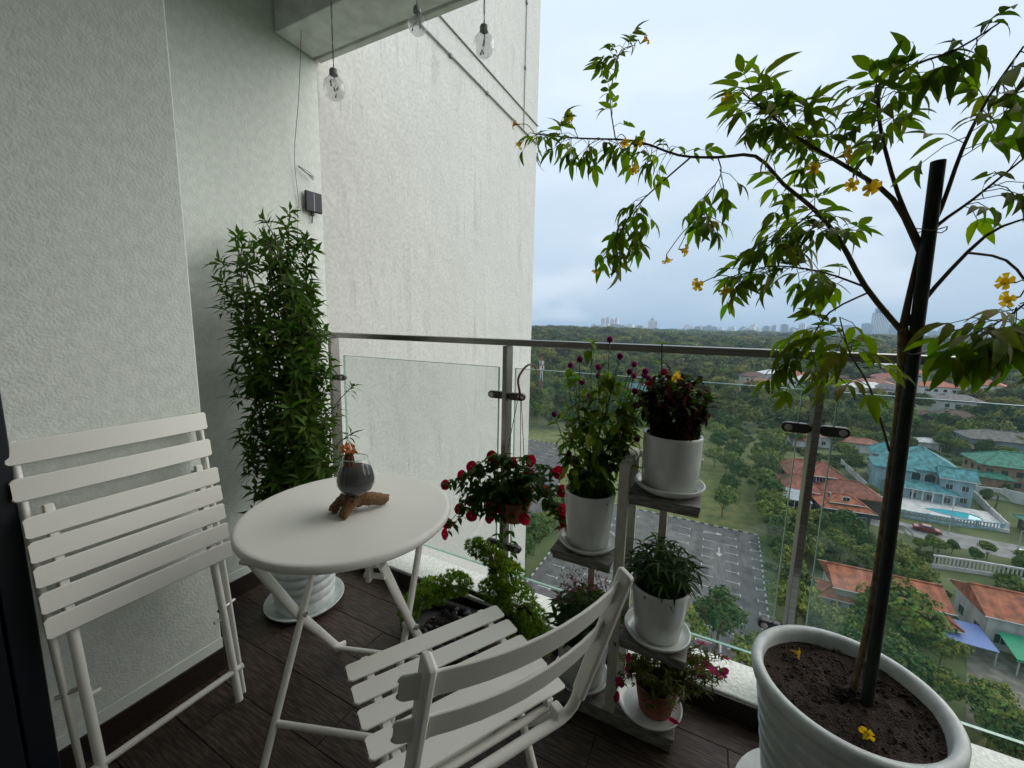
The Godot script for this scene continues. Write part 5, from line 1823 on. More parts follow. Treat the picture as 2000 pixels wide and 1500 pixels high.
func make_woods() -> void:
	rng.seed = 515
	# four kinds of broadleaf tree, each with its own crown
	var kinds := []
	var tints := [Color(0.115, 0.16, 0.034), Color(0.068, 0.11, 0.028), Color(0.155, 0.19, 0.038), Color(0.085, 0.13, 0.036), Color(0.125, 0.168, 0.03)]
	for i in 5:
		var r := [Vector3(3.4, 3.0, 3.4), Vector3(3.0, 3.8, 3.0), Vector3(3.9, 2.6, 3.9), Vector3(2.8, 4.2, 2.8), Vector3(4.2, 3.2, 4.2)][i] as Vector3
		kinds.append([crown_mesh(r, 330, 10, 0.36, tints[i], 9 + i), trunk_mesh(3.2, 0.2, 1.5)])
	var says := ["rounded bright green tree", "dense dark green tree", "broad light green tree", "tall upright green tree", "wide spreading green tree"]
	var firsts := [null, null, null, null, null]
	var put := func(kind: int, x: float, z: float, s: float, where: String, group: String) -> void:
		var label: String = says[kind] + " " + where
		var o: Node3D
		if firsts[kind] == null:
			o = thing("broadleaf_tree", label, "tree", Vector3.ZERO, group)
			part(o, "trunk", kinds[kind][1], M.bark)
			part(o, "crown", kinds[kind][0], M.crown_leaves, Vector3(0, 4.9, 0))
			firsts[kind] = o
			o.transform = Transform3D(Basis(Vector3.UP, rnd(0, 6)).scaled(Vector3.ONE * s), Vector3(x, land_y(x, z), z))
		else:
			o = copy(firsts[kind], Vector3(x, land_y(x, z), z), rnd(0, 6), s, label)
			o.set_meta("group", group)
	# trees on the lawn
	for t in [[0, 4.0, -97.5, 0.95], [3, 5.5, -110.0, 0.8], [1, 7.5, -118.0, 1.0], [0, 5.0, -127.0, 1.0], [2, 2.0, -133.0, 0.9], [3, 7.0, -138.0, 1.0], [1, 3.0, -148.0, 1.05], [0, 8.0, -156.0, 1.1], [2, 1.0, -164.0, 1.1], [1, 6.0, -172.0, 1.2], [4, -3.0, -176.0, 1.1]]:
		put.call(t[0], t[1], t[2], t[3], "standing on the open lawn", "trees on the lawn")
	for t in [[1, -27.3, -80.0, 0.8], [3, -27.0, -74.0, 0.85], [0, -27.4, -69.0, 0.8], [3, -26.8, -63.0, 0.95], [1, -27.2, -57.0, 1.0], [0, -27.0, -51.0, 0.9]]:
		put.call(t[0], t[1], t[2], t[3], "in the planted strip between the parking areas", "trees in the planted strip")
	put.call(4, 24.0, -66.0, 1.15, "right in front of the half-hidden orange-roofed house", "")
	for t in [[1, 3.2, -55.0, 1.0], [4, -1.5, -51.0, 0.9], [0, -7.5, -49.0, 0.95], [2, 8.0, -50.0, 0.9]]:
		put.call(t[0], t[1], t[2], t[3], "at the near end of the parking lot", "trees at the near end of the lot")
	for t in [[4, 12.8, -64.0, 0.9], [1, 13.2, -70.0, 0.85], [0, 13.0, -76.0, 0.8], [3, 13.6, -82.0, 0.75], [1, 13.4, -88.0, 0.85], [2, 13.6, -95.0, 0.9], [4, 13.2, -101.0, 0.9], [1, 14.0, -108.0, 0.95], [0, 12.8, -116.0, 1.0], [3, 14.5, -124.0, 1.1], [4, 15.0, -133.0, 1.1], [1, 16.5, -142.0, 1.15], [0, 18.0, -151.0, 1.2], [2, 19.5, -160.0, 1.2]]:
		put.call(t[0], t[1], t[2], t[3], "along the lawn and lot's wooded edge", "trees along the wooded edge")
	for i in 26:
		var x := rnd(15.5, 30.0)
		var z := rnd(-66.0, -50.0)
		put.call(i % 5, x, z, rnd(0.55, 0.85), "in the thicket in front of the orange-roofed houses", "trees in the near thicket")
	for i in 24:
		var x := rnd(16.0, 33.0)
		var z := rnd(-100.0, -82.0)
		put.call(i % 5, x, z, rnd(0.5, 0.85), "in the thicket between the near houses and the red-roofed compound", "trees behind the near houses")
	for i in 16:
		put.call(i % 5, rnd(36.0, 62.0), rnd(-103.0, -98.0) - rnd(0, 1.0), rnd(0.3, 0.5), "on the bank below the road", "small trees on the road bank")
	for i in 22:
		var x := rnd(20.0, 95.0)
		put.call(i % 5, x, rnd(-185.0, -168.0) - 0.2 * x, rnd(0.7, 1.0), "among the villas", "trees among the villas")
	for t in [[1, 38.5, -146.0, 0.8], [0, 37.0, -126.0, 0.6], [4, 39.0, -160.0, 0.9], [1, 63.0, -140.0, 0.45], [3, 60.0, -150.0, 0.5], [1, 70.0, -148.0, 0.45], [0, 80.0, -147.0, 0.5], [1, 76.0, -140.0, 0.5]]:
		put.call(t[0], t[1], t[2], t[3], "beside the turquoise villa's garden walls", "trees by the garden walls")
	# palms
	for p in [[18.0, -117.0, 6.0], [33.5, -99.0, 5.0], [27.0, -101.0, 4.0], [24.0, -95.0, 4.5], [31.0, -93.0, 4.0], [63.5, -137.0, 3.5]]:
		palm(Vector3(p[0], GROUND, p[1]), p[2])
	# low scrub on slopes and between houses
	var scrub_mesh := crown_mesh(Vector3(1.5, 0.9, 1.5), 80, 9, 0.24, Color(0.075, 0.12, 0.028), 5)
	var spots := []
	for i in 700:
		var x := rnd(11.0, 100.0)
		var z := rnd(-230.0, -45.0)
		if free_of_buildings(x, z, 1.2):
			spots.append(Transform3D(Basis(Vector3.UP, rnd(0, 6)).scaled(Vector3.ONE * rnd(0.5, 1.5)), Vector3(x, GROUND + 0.3, z)))
	many("scrub", "low green scrub growing between the houses", "scrub", scrub_mesh, spots)
	# woods: near woods behind the lawn, then hills to the horizon
	var near := []
	var far := []
	for k in 5:
		near.append([])
	var d := 152.0
	while d < 2700.0:
		var step := maxf(8.6, d / 38.0)
		var a := -46.0
		while a < 50.0:
			var az := deg_to_rad(a + rnd(-0.5, 0.5) * rad_to_deg(step / d))
			var r := d + rnd(-0.6, 0.6) * step
			var x := sin(az) * r
			var z := -cos(az) * r
			a += rad_to_deg(step / d) * (1.0 if d < 600.0 else 0.9)
			if in_clearing(x, z):
				continue
			var s := rnd(0.65, 1.0) * rnd(1.0, 1.9) * maxf(1.0, step / 10.0) * (1.5 if rng.randf() < 0.08 else 1.0)
			var b := Basis(Vector3.UP, rnd(0, 6)).scaled(Vector3(s, s * rnd(0.85, 1.2) / maxf(1.0, step / 16.0), s))
			near[rng.randi_range(0, 4)].append(Transform3D(b, Vector3(x, land_y(x, z) + 2.6 * minf(s, 2.2) + rnd(-1.5, 3.5), z)))
		d += step * 0.85
	for k in 5:
		many("woodland", "wooded hills stretching to the horizon", "woodland", kinds[k][0], near[k])


func in_clearing(x: float, z: float) -> bool:
	if x > -80.0 and x < 21.0 and z > -150.0 - 34.0 * smoothstep(-55.0, -15.0, x):
		return true
	if x > 16.0 and x < 110.0 and z > -205.0:
		return true
	if x > 80.0 and x < 118.0 and z > -262.0 and z < -238.0:
		return true
	if x > -64.0 and x < -24.0 and z > -272.0 and z < -238.0:
		return true
	for h in far_houses:
		if Vector2(x - h.x, z - h.z).length() < 13.0 + h.y:
			return true
	return false


var far_houses: Array[Vector3] = []
var plots := []


func free_of_buildings(x: float, z: float, pad: float) -> bool:
	for p in plots:
		if x > p[0] - pad and x < p[1] + pad and z > p[2] - pad and z < p[3] + pad:
			return false
	return true


func many(called: String, label: String, category: String, mesh: Mesh, spots: Array) -> void:
	var mm := MultiMesh.new()
	mm.transform_format = MultiMesh.TRANSFORM_3D
	mm.use_colors = true
	mm.mesh = mesh
	mm.instance_count = spots.size()
	for i in spots.size():
		mm.set_instance_transform(i, spots[i])
		var k := rnd(0.45, 1.35)
		mm.set_instance_color(i, Color(k * rnd(0.8, 1.35), k, k * rnd(0.8, 1.2)))
	var o := MultiMeshInstance3D.new()
	o.name = numbered(called)
	o.multimesh = mm
	o.material_override = M.crown_leaves
	add_child(o)
	tag(o, label, category, "", "stuff")


func palm(at: Vector3, h: float) -> void:
	var o := thing("palm_tree", "feathery palm tree among the houses", "palm tree", at, "palms among the houses")
	var m := mb()
	tube(m, curve([Vector3(0, -0.2, 0), Vector3(0.15, h * 0.5, 0), Vector3(0, h, 0)], 4), [0.2, 0.19, 0.18, 0.17, 0.16, 0.15, 0.14, 0.13, 0.12], 8)
	part(o, "trunk", m, M.bark)
	for k in 12:
		m = mb(true)
		var a := 2.4 * k
		var out := Vector3(cos(a), 0, sin(a))
		var tilt := rnd(0.1, 1.0)
		var line := []
		for i in 9:
			var t := i / 8.0
			line.append(Vector3(0, h, 0) + out * (2.4 * t) + Vector3.UP * (tilt * 1.6 * t - 2.1 * t * t))
		m.col = Color(0.1, 0.13, 0.04)
		tube(m, line, 0.03, 4, false)
		for i in 30:
			var t := rnd(0.12, 1.0)
			var p: Vector3 = line[int(t * 8)]
			m.col = leaf_green(Color(0.07, 0.115, 0.03), 0.25)
			var sd := out.cross(Vector3.UP) * (1.0 if i % 2 else -1.0)
			leaf(m, p, sd + out * 0.7 + Vector3(0, -0.35, 0), Vector3.UP, rnd(0.6, 0.9), 0.09, 0.6, 0.2, false)
		part(o, "frond", m, M.crown_leaves)


# ------------------------------------------------------------------ houses
func hip(m: MB, c: Vector3, w: float, d: float, h: float, over := 0.6, gable := false) -> void:
	var x := w / 2 + over
	var z := d / 2 + over
	var rx := maxf(0.0, (w - d) / 2) if w >= d else 0.0
	var rz := maxf(0.0, (d - w) / 2) if d > w else 0.0
	if gable:
		rx = x if w >= d else 0.0
		rz = 0.0 if w >= d else z
	var A := c + Vector3(-x, 0, -z)
	var B := c + Vector3(x, 0, -z)
	var C := c + Vector3(x, 0, z)
	var D := c + Vector3(-x, 0, z)
	var P := c + Vector3(-rx, h, -rz)
	var Q := c + Vector3(rx, h, rz)
	if w >= d:
		m.flat(D, C, Q, P, Vector3(0, 1, 1))
		m.flat(A, B, Q, P, Vector3(0, 1, -1))
		m.flat3(A, D, P, Vector3(-1, 0.5, 0))
		m.flat3(B, C, Q, Vector3(1, 0.5, 0))
	else:
		m.flat(A, D, Q, P, Vector3(-1, 1, 0))
		m.flat(B, C, Q, P, Vector3(1, 1, 0))
		m.flat3(A, B, P, Vector3(0, 0.5, -1))
		m.flat3(D, C, Q, Vector3(0, 0.5, 1))
	m.flat(A, B, C, D, Vector3.DOWN)
	for e in [[A, B], [B, C], [C, D], [D, A]]:
		var mid: Vector3 = (e[0] + e[1]) / 2 - c
		m.flat(e[0], e[1], e[1] + Vector3(0, -0.22, 0), e[0] + Vector3(0, -0.22, 0), Vector3(mid.x, 0, mid.z))


# blocks: [x, z, w, d, base, top, roof height or 0, gable]
func house(called: String, label: String, at: Vector3, turn: float, blocks: Array, wall: Material, roof: Material, floors := 2, trim: Material = null) -> Node3D:
	var o := thing(called, label, "house", at, "", turn)
	if trim == null:
		trim = M.wall_white
	for b in blocks:
		var m := mb()
		box(m, Vector3(b[0], (b[4] + b[5]) / 2, b[1]), Vector3(b[2], b[5] - b[4], b[3]))
		part(o, "wall", m, wall)
		if b[6] > 0.0:
			m = mb()
			hip(m, Vector3(b[0], b[5] + 0.02, b[1]), b[2], b[3], b[6], 0.7, b[7])
			var rf := part(o, "roof", m, roof)
			# ridge and hip caps
			var rm := mb()
			var rx := maxf(0.0, (b[2] - b[3]) / 2)
			var rz := maxf(0.0, (b[3] - b[2]) / 2)
			if b[7]:
				rx = b[2] / 2 + 0.7 if b[2] >= b[3] else 0.0
				rz = b[3] / 2 + 0.7 if b[3] > b[2] else 0.0
			var top: float = b[5] + 0.06 + b[6]
			tube(rm, [Vector3(b[0] - rx - 0.01, top, b[1] - rz), Vector3(b[0] + rx + 0.01, top, b[1] + rz)], 0.16, 6)
			if not b[7]:
				for sx in [-1.0, 1.0]:
					for sz in [-1.0, 1.0]:
						tube(rm, [Vector3(b[0] + sx * rx, top, b[1] + sz * rz), Vector3(b[0] + sx * (b[2] / 2 + 0.7), b[5] + 0.08, b[1] + sz * (b[3] / 2 + 0.7))], 0.13, 6)
			part(rf, "ridge_cap", rm, roof)
			var gm0 := mb()
			var ex: float = b[2] / 2 + 0.78
			var ez: float = b[3] / 2 + 0.78
			for sg in [-1.0, 1.0]:
				gm0 = mb()
				tube(gm0, [Vector3(b[0] - ex, b[5] - 0.08, b[1] + ez * sg), Vector3(b[0] + ex, b[5] - 0.08, b[1] + ez * sg)], 0.09, 6)
				part(rf, "gutter", gm0, trim)
			gm0 = mb()
			tube(gm0, [Vector3(b[0] - b[2] / 2 - 0.07, b[4], b[1] + b[3] / 2 + 0.07), Vector3(b[0] - b[2] / 2 - 0.07, b[5] - 0.1, b[1] + b[3] / 2 + 0.07)], 0.06, 6)
			part(rf, "downpipe", gm0, trim)
		# windows on the front and the side towards the balcony
		var levels := maxi(1, int((b[5] - b[4]) / 2.9))
		for side in 2:
			var span: float = b[2] if side == 0 else b[3]
			var n := maxi(1, int(span / 2.7))
			for l in levels:
				for i in n:
					var off := (i + 0.5) / n * span - span / 2
					var y: float = b[4] + 1.65 + l * 2.9
					var p := Vector3(b[0] + off, y, b[1] + b[3] / 2) if side == 0 else Vector3(b[0] - b[2] / 2, y, b[1] + off)
					var fm := mb()
					var sz := Vector3(1.35, 1.45, 0.12) if side == 0 else Vector3(0.12, 1.45, 1.35)
					box(fm, p, sz)
					var win := part(o, "window", fm, trim)
					for h in [-0.31, 0.31]:
						var gm := mb()
						if side == 0:
							box(gm, p + Vector3(h, 0, 0.05), Vector3(0.54, 1.25, 0.06))
						else:
							box(gm, p + Vector3(-0.05, 0, h), Vector3(0.06, 1.25, 0.54))
						part(win, "pane", gm, M.window_glass)
	return o


func wall_run(called: String, label: String, category: String, pts: Array, h: float, material: Material, posts := true, balusters := false) -> void:
	var o := thing(called, label, category, Vector3(0, GROUND, 0))
	for i in pts.size() - 1:
		var a := Vector3(pts[i].x, 0, pts[i].y)
		var b := Vector3(pts[i + 1].x, 0, pts[i + 1].y)
		var d := b - a
		var basis := Basis(Vector3.UP, atan2(-d.z, d.x))
		var m := mb()
		if balusters:
			box(m, (a + b) / 2 + Vector3(0, h * 0.14, 0), Vector3(d.length(), h * 0.28, 0.3), 0.0, basis)
			box(m, (a + b) / 2 + Vector3(0, h * 0.95, 0), Vector3(d.length(), h * 0.12, 0.3), 0.0, basis)
			part(o, "rail_course", m, material)
			var n := int(d.length() / 0.55)
			for k in n:
				var bm := mb()
				box(bm, a + d * ((k + 0.5) / n) + Vector3(0, h * 0.58, 0), Vector3(0.2, h * 0.62, 0.2), 0.03, basis)
				part(o, "baluster", bm, material)
		else:
			box(m, (a + b) / 2 + Vector3(0, h / 2, 0), Vector3(d.length(), h, 0.25), 0.0, basis)
			part(o, "panel", m, material)
		if posts:
			var n := maxi(1, int(d.length() / 4.0))
			for k in n + 1:
				var pm := mb()
				box(pm, a + d * (float(k) / n) + Vector3(0, h * 0.55, 0), Vector3(0.42, h * 1.1, 0.42), 0.03, basis)
				part(o, "pillar", pm, material)


func make_houses() -> void:
	rng.seed = 61
	var G := GROUND
	# near orange-roofed terrace houses
	house("terrace_house", "white house with orange tiled roof half hidden by trees below", Vector3(24.5, G, -74.5), 0.05, [[0, 0, 12.0, 6.4, 0, 4.4, 1.7, true], [-6.0, 1.6, 3.4, 3.4, 0, 2.6, 1.0, false], [4.5, 3.6, 3.6, 2.2, 0, 3.0, 0.9, false]], M.wall_white, M.roof_orange)
	var h2 := house("terrace_house", "white house with orange tiled roof and a green awning", Vector3(42.0, G, -76.5), 0.03, [[0, 0, 14.0, 7.4, 0, 4.8, 2.0, true], [3.0, 4.4, 5.0, 2.4, 0, 4.4, 1.2, true]], M.wall_white, M.roof_orange)
	var m := mb()
	m.flat(Vector3(-6.5, 3.2, 4.6), Vector3(6.0, 3.2, 4.6), Vector3(6.0, 2.3, 8.6), Vector3(-6.5, 2.3, 8.6), Vector3.UP)
	m.flat(Vector3(-6.5, 2.3, 8.6), Vector3(6.0, 2.3, 8.6), Vector3(6.0, 1.95, 8.6), Vector3(-6.5, 1.95, 8.6), Vector3.BACK)
	m.flat(Vector3(-6.5, 3.15, 4.6), Vector3(6.0, 3.15, 4.6), Vector3(6.0, 2.25, 8.6), Vector3(-6.5, 2.25, 8.6), Vector3.DOWN)
	part(h2, "awning", m, M.awning_green)
	for x in [-6.2, -0.2, 5.8]:
		m = mb()
		box(m, Vector3(x, 1.15, 8.5), Vector3(0.12, 2.3, 0.12))
		part(h2, "awning_post", m, M.line_paint)
	plots.append([17, 36, -80, -68])
	plots.append([34, 50, -82, -66])
	var aw := thing("blue_awning", "blue fabric awning behind the tree by the near white house", "awning", Vector3(32.0, G, -70.5))
	m = mb()
	m.flat(Vector3(-2.2, 2.9, -2.0), Vector3(2.2, 2.9, -2.0), Vector3(2.6, 2.2, 2.2), Vector3(-2.2, 2.2, 2.2), Vector3.UP)
	m.flat(Vector3(-2.2, 2.86, -2.0), Vector3(2.2, 2.86, -2.0), Vector3(2.6, 2.16, 2.2), Vector3(-2.2, 2.16, 2.2), Vector3.DOWN)
	part(aw, "canvas", m, M.awning_blue)
	for p in [Vector3(-2.1, 1.1, 2.1), Vector3(2.4, 1.1, 2.1), Vector3(-2.1, 1.4, -1.9), Vector3(2.1, 1.4, -1.9)]:
		m = mb()
		box(m, p, Vector3(0.1, p.y * 2.0, 0.1))
		part(aw, "pole", m, M.line_paint)
	wall_run("boundary_wall", "low white boundary wall with railing beside the near white house", "wall", [Vector2(37.5, -73), Vector2(41.0, -66), Vector2(47.0, -57)], 0.9, M.wall_white)
	wall_run("retaining_wall", "patterned white retaining wall below the road bank", "wall", [Vector2(37.5, -94.5), Vector2(44.0, -95.8), Vector2(60.0, -97.5)], 2.4, M.wall_white, false, true)
	# red-brown roofed compound
	house("compound_house", "compound of stacked red-brown hipped roofs beside the lawn", Vector3(25.5, G, -119.0), 0.12, [[0, -6, 12, 9, 0, 5.2, 3.0, false], [-5.5, 2.0, 8, 8, 0, 4.4, 2.6, false], [4.0, 3.0, 11, 7, 0, 4.6, 2.6, false], [0.5, -2.0, 6, 6, 4.4, 7.0, 2.6, false], [-2.0, -11.0, 9, 6, 0, 4.6, 2.6, false]], M.wall_dark, M.roof_brown)
	house("compound_pavilion", "orange-roofed pavilion in front of the red-brown compound", Vector3(27.5, G, -109.5), 0.12, [[0, 0, 8.5, 5.5, 0, 3.6, 1.7, false], [0, 0, 5.0, 3.2, 3.6, 4.7, 1.3, false]], M.wall_dark, M.roof_orange)
	var gs := thing("carport", "flat grey metal carport with white posts beside the compound", "carport", Vector3(17.5, G, -108.5), "", 0.1)
	m = mb()
	box(m, Vector3(0, 4.6, 0), Vector3(6.5, 0.15, 9.5), 0.0, Basis(Vector3.FORWARD, 0.05))
	part(gs, "roof_sheet", m, M.wall_grey)
	for x in [-3.0, 0.0, 3.0]:
		for z in [-4.4, 0.0, 4.4]:
			m = mb()
			box(m, Vector3(x, 2.25, z), Vector3(0.16, 4.5, 0.16))
			part(gs, "post", m, M.line_paint)
	for k in 6:
		m = mb()
		box(m, Vector3(0, 4.72, -4.2 + 1.7 * k), Vector3(6.5, 0.08, 0.08), 0.0, Basis(Vector3.FORWARD, 0.05))
		part(gs, "seam", m, M.line_paint)
	plots.append([13, 38, -132, -102])
	# turquoise villa with pool
	var v := house("turquoise_villa", "pale blue villa with turquoise hipped roofs and arched windows", Vector3(50.5, G, -143.0), -0.12, [[0, 0, 14, 13, 0, 7.2, 4.6, false], [-6.0, 4.5, 7, 7, 0, 6.8, 3.0, false], [5.5, 6.5, 5.5, 5.0, 0, 6.6, 2.2, true], [-1.0, 9.2, 12, 4.6, 0, 3.3, 1.0, false], [-5.5, -6.5, 6, 6, 0, 7.6, 3.0, false]], M.wall_blue, M.roof_aqua, 2, M.wall_white)
	for i in 7:
		m = mb()
		lathe(m, [Vector2(0.24, 0), Vector2(0.24, 0.25), Vector2(0.17, 0.3), Vector2(0.15, 3.0), Vector2(0.25, 3.15), Vector2(0.25, 3.3)], 10)
		part(v, "column", m, M.wall_white, Vector3(-6.4 + 1.8 * i, 0, 12.4))
	for x in [-1.6, 1.2]:
		m = mb()
		var fan := [Vector3(x - 1.05, 4.4, 6.62), Vector3(x + 1.05, 4.4, 6.62)]
		for k in 13:
			var a := PI * k / 12
			fan.append(Vector3(x + cos(a) * 1.05, 5.5 + sin(a) * 0.9, 6.62))
		for k in range(2, fan.size() - 1):
			m.flat3(Vector3(x, 4.9, 6.62), fan[k], fan[k + 1], Vector3.BACK)
		m.flat(Vector3(x - 1.05, 4.3, 6.62), Vector3(x + 1.05, 4.3, 6.62), Vector3(x + 1.05, 5.5, 6.62), Vector3(x - 1.05, 5.5, 6.62), Vector3.BACK)
		var w := part(v, "arched_window", m, M.window_glass)
		m = mb()
		tube(m, arch_line(x), 0.1, 5)
		part(w, "surround", m, M.wall_white)
	var pool := thing("swimming_pool", "turquoise swimming pool on a white terrace before the villa", "pool", Vector3(50.5, G, -126.0), "", -0.1)
	m = mb()
	box(m, Vector3(0, 0.35, 0), Vector3(17, 0.7, 10.5), 0.05)
	part(pool, "terrace", m, M.wall_white)
	m = mb()
	var ov := []
	for k in 24:
		var a := TAU * k / 24
		ov.append(Vector3(cos(a) * 4.6 + 1.0, 0.72, sin(a) * 2.0 + 1.2 + 0.5 * sin(2 * a)))
	for k in 24:
		m.flat3(Vector3(1.0, 0.72, 1.2), ov[k], ov[(k + 1) % 24], Vector3.UP)
	part(pool, "water", m, M.pool_water)
	m = mb()
	ov.append(ov[0])
	tube(m, ov, 0.16, 6, false)
	part(pool, "coping", m, M.wall_blue)
	wall_run("pool_balustrade", "pale blue balustrade along the road in front of the pool", "balustrade", [Vector2(41.0, -118.5), Vector2(49.0, -118.6), Vector2(57.5, -120.5)], 1.7, M.wall_blue, true, true)
	wall_run("garden_wall", "white garden wall stepping down between the turquoise and green-roofed villas", "wall", [Vector2(58.5, -121.0), Vector2(60.0, -131.0), Vector2(62.0, -143.0), Vector2(64.5, -156.0)], 1.8, M.wall_white)
	wall_run("garden_wall", "curving white garden wall below the green-roofed villa", "wall", [Vector2(62.5, -143.5), Vector2(68.0, -144.5), Vector2(74.0, -141.5), Vector2(90.0, -139.0)], 3.0, M.wall_white)
	wall_run("garden_wall", "pale wall between the red-roofed compound and the turquoise villa", "wall", [Vector2(39.0, -121.0), Vector2(38.6, -140.0), Vector2(38.0, -158.0)], 1.6, M.wall_white)
	plots.append([39, 62, -156, -117])
	plots.append([33, 100, -118, -102])
	# green-roofed villa, grey house, and those behind
	house("green_roofed_villa", "tan villa with green hipped roofs behind the white garden wall", Vector3(78.0, G, -160.0), 0.0, [[0, 0, 20, 10, 0, 6.4, 3.2, false], [-8.0, 4.5, 6, 5, 0, 3.4, 1.4, false], [6.0, 6.0, 9, 4, 0, 3.2, 1.2, false]], M.wall_tan, M.roof_green, 2, M.wall_dark)
	house("green_roofed_shed", "small green-roofed shed by the road's far end", Vector3(66.0, G, -123.5), 0.1, [[0, 0, 8, 4, 0, 2.5, 0.9, false]], M.wall_dark, M.roof_green)
	house("grey_house", "grey two-storey house with a long grey roof and white windows", Vector3(93.0, G, -200.0), 0.0, [[0, 0, 24, 11, 0, 6.2, 2.6, false], [-11.0, 6.0, 7, 5, 0, 3.2, 1.2, false]], M.wall_grey, M.roof_grey)
	house("white_hut", "small white hut with a pale roof behind the turquoise villa", Vector3(70.5, G, -196.0), 0.05, [[0, 0, 6.5, 5, 0, 3.2, 1.0, false]], M.wall_white, M.wall_white)
	house("orange_bungalow", "white bungalow with faded orange roof behind the compound", Vector3(34.0, G, -182.0), 0.05, [[0, 0, 14, 8, 0, 4.0, 1.6, true], [-3.5, 5.5, 7, 3, 0, 2.6, 0.5, true], [12.5, 2.0, 12, 7, 0, 3.4, 1.3, false]], M.wall_white, M.roof_pink)
	house("brown_roofed_house", "white house under long umber roofs in the woods", Vector3(99.0, G, -252.0), 0.1, [[0, 0, 15, 10, 0, 5.0, 3.0, false], [11.0, 3.0, 10, 8, 0, 4.0, 2.4, false], [-11.0, 0.0, 9, 8, 0, 4.5, 2.4, false]], M.wall_white, M.roof_umber)
	house("teal_roofed_hall", "white hall with teal roof at the edge of the woods", Vector3(-41.0, G, -254.0), 0.0, [[0, 0, 24, 12, 0, 5.0, 3.2, false], [-8.0, 7.0, 8, 4, 0, 4.0, 1.5, false]], M.wall_cream, M.roof_teal)
	plots.append([64, 92, -168, -145])
	plots.append([78, 106, -208, -190])
	plots.append([25, 54, -190, -172])
	plots.append([60, 72, -128, -118])
	# scattered houses on the far slope, right of the woods
	var roofs := [M.roof_orange, M.roof_umber, M.roof_grey, M.roof_pink, M.wall_white, M.roof_brown]
	var walls := [M.wall_white, M.wall_cream, M.wall_white, M.wall_pink]
	var tone := ["orange", "umber", "grey", "pinkish", "white", "brown"]
	for i in 62:
		var az := deg_to_rad(rnd(4.0, 27.0))
		var r := rnd(300.0, 1650.0) if i > 14 else rnd(285.0, 420.0)
		if i > 50:
			az = deg_to_rad(rnd(-8.0, 4.0))
			r = rnd(900.0, 1700.0)
		var x := sin(az) * r
		var z := -cos(az) * r
		var w := rnd(12.0, 22.0) * (1.0 if r < 600.0 else 1.5)
		var y := land_y(x, z)
		far_houses.append(Vector3(x, w * 0.35, z))
		var k := i % roofs.size()
		var hh := thing("hillside_house", "%spale house with %s roof on the far slope" % ["large " if w > 22.0 else "small " if w < 16.0 else "", tone[k]], "house", Vector3(x, y, z), "houses on the far slope", rnd(-0.5, 0.5))
		m = mb()
		box(m, Vector3(0, 3.5, 0), Vector3(w, 9.0, w * 0.6))
		part(hh, "wall", m, walls[i % 4])
		m = mb()
		hip(m, Vector3(0, 8.0, 0), w, w * 0.6, 3.0, 0.7)
		part(hh, "roof", m, roofs[k])
		if r < 900.0:
			for q in 4:
				m = mb()
				box(m, Vector3((q - 1.5) * w / 4.4, 5.6, w * 0.3), Vector3(1.8, 1.6, 0.2))
				part(hh, "window", m, M.window_glass)


func arch_line(x: float) -> Array:
	var out := [Vector3(x - 1.1, 4.3, 6.64), Vector3(x - 1.1, 5.5, 6.64)]
	for k in range(1, 12):
		var a := PI - PI * k / 12
		out.append(Vector3(x + cos(a) * 1.1, 5.5 + sin(a) * 0.95, 6.64))
	out.append_array([Vector3(x + 1.1, 5.5, 6.64), Vector3(x + 1.1, 4.3, 6.64)])
	return out


# ------------------------------------------------------------------ cars, mast, lamp posts, skyline
func car(label: String, at: Vector3, turn: float, paint: Material) -> void:
	var o := thing("parked_car", label, "car", at, "", turn)
	var side := [Vector2(-2.15, 0.35), Vector2(-2.2, 0.75), Vector2(-1.95, 0.95), Vector2(-1.3, 1.0), Vector2(-0.75, 1.42), Vector2(0.55, 1.45), Vector2(1.15, 1.0), Vector2(2.0, 0.88), Vector2(2.2, 0.6), Vector2(2.15, 0.35)]
	var m := mb()
	var c := Vector2(0, 0.7)
	for i in side.size():
		var p: Vector2 = side[i]
		var q: Vector2 = side[(i + 1) % side.size()]
		var wp := 0.86 if p.y < 1.1 else 0.66
		var wq := 0.86 if q.y < 1.1 else 0.66
		m.flat(Vector3(p.x, p.y, wp), Vector3(q.x, q.y, wq), Vector3(q.x, q.y, -wq), Vector3(p.x, p.y, -wp), Vector3(p.x + q.x, p.y + q.y - 1.4, 0))
		for s in [-1.0, 1.0]:
			m.flat3(Vector3(c.x, c.y, 0.86 * s), Vector3(p.x, p.y, wp * s), Vector3(q.x, q.y, wq * s), Vector3(0, 0.2, s))
	part(o, "body", m, paint)
	m = mb()
	m.flat(Vector3(-1.22, 1.04, 0.80), Vector3(-0.74, 1.38, 0.69), Vector3(0.52, 1.41, 0.69), Vector3(1.05, 1.04, 0.80), Vector3(0, 0.3, 1))
	m.flat(Vector3(-1.22, 1.04, -0.80), Vector3(-0.74, 1.38, -0.69), Vector3(0.52, 1.41, -0.69), Vector3(1.05, 1.04, -0.80), Vector3(0, 0.3, -1))
	m.flat(Vector3(0.62, 1.42, 0.6), Vector3(1.16, 1.03, 0.72), Vector3(1.16, 1.03, -0.72), Vector3(0.62, 1.42, -0.6), Vector3(1, 1, 0))
	part(o, "windows", m, M.window_glass)
	for x in [-1.35, 1.35]:
		for s in [-1.0, 1.0]:
			m = mb()
			tube(m, [Vector3(x, 0.32, 0.7 * s), Vector3(x, 0.32, 0.9 * s)], 0.32, 14)
			part(o, "wheel", m, M.tyre)


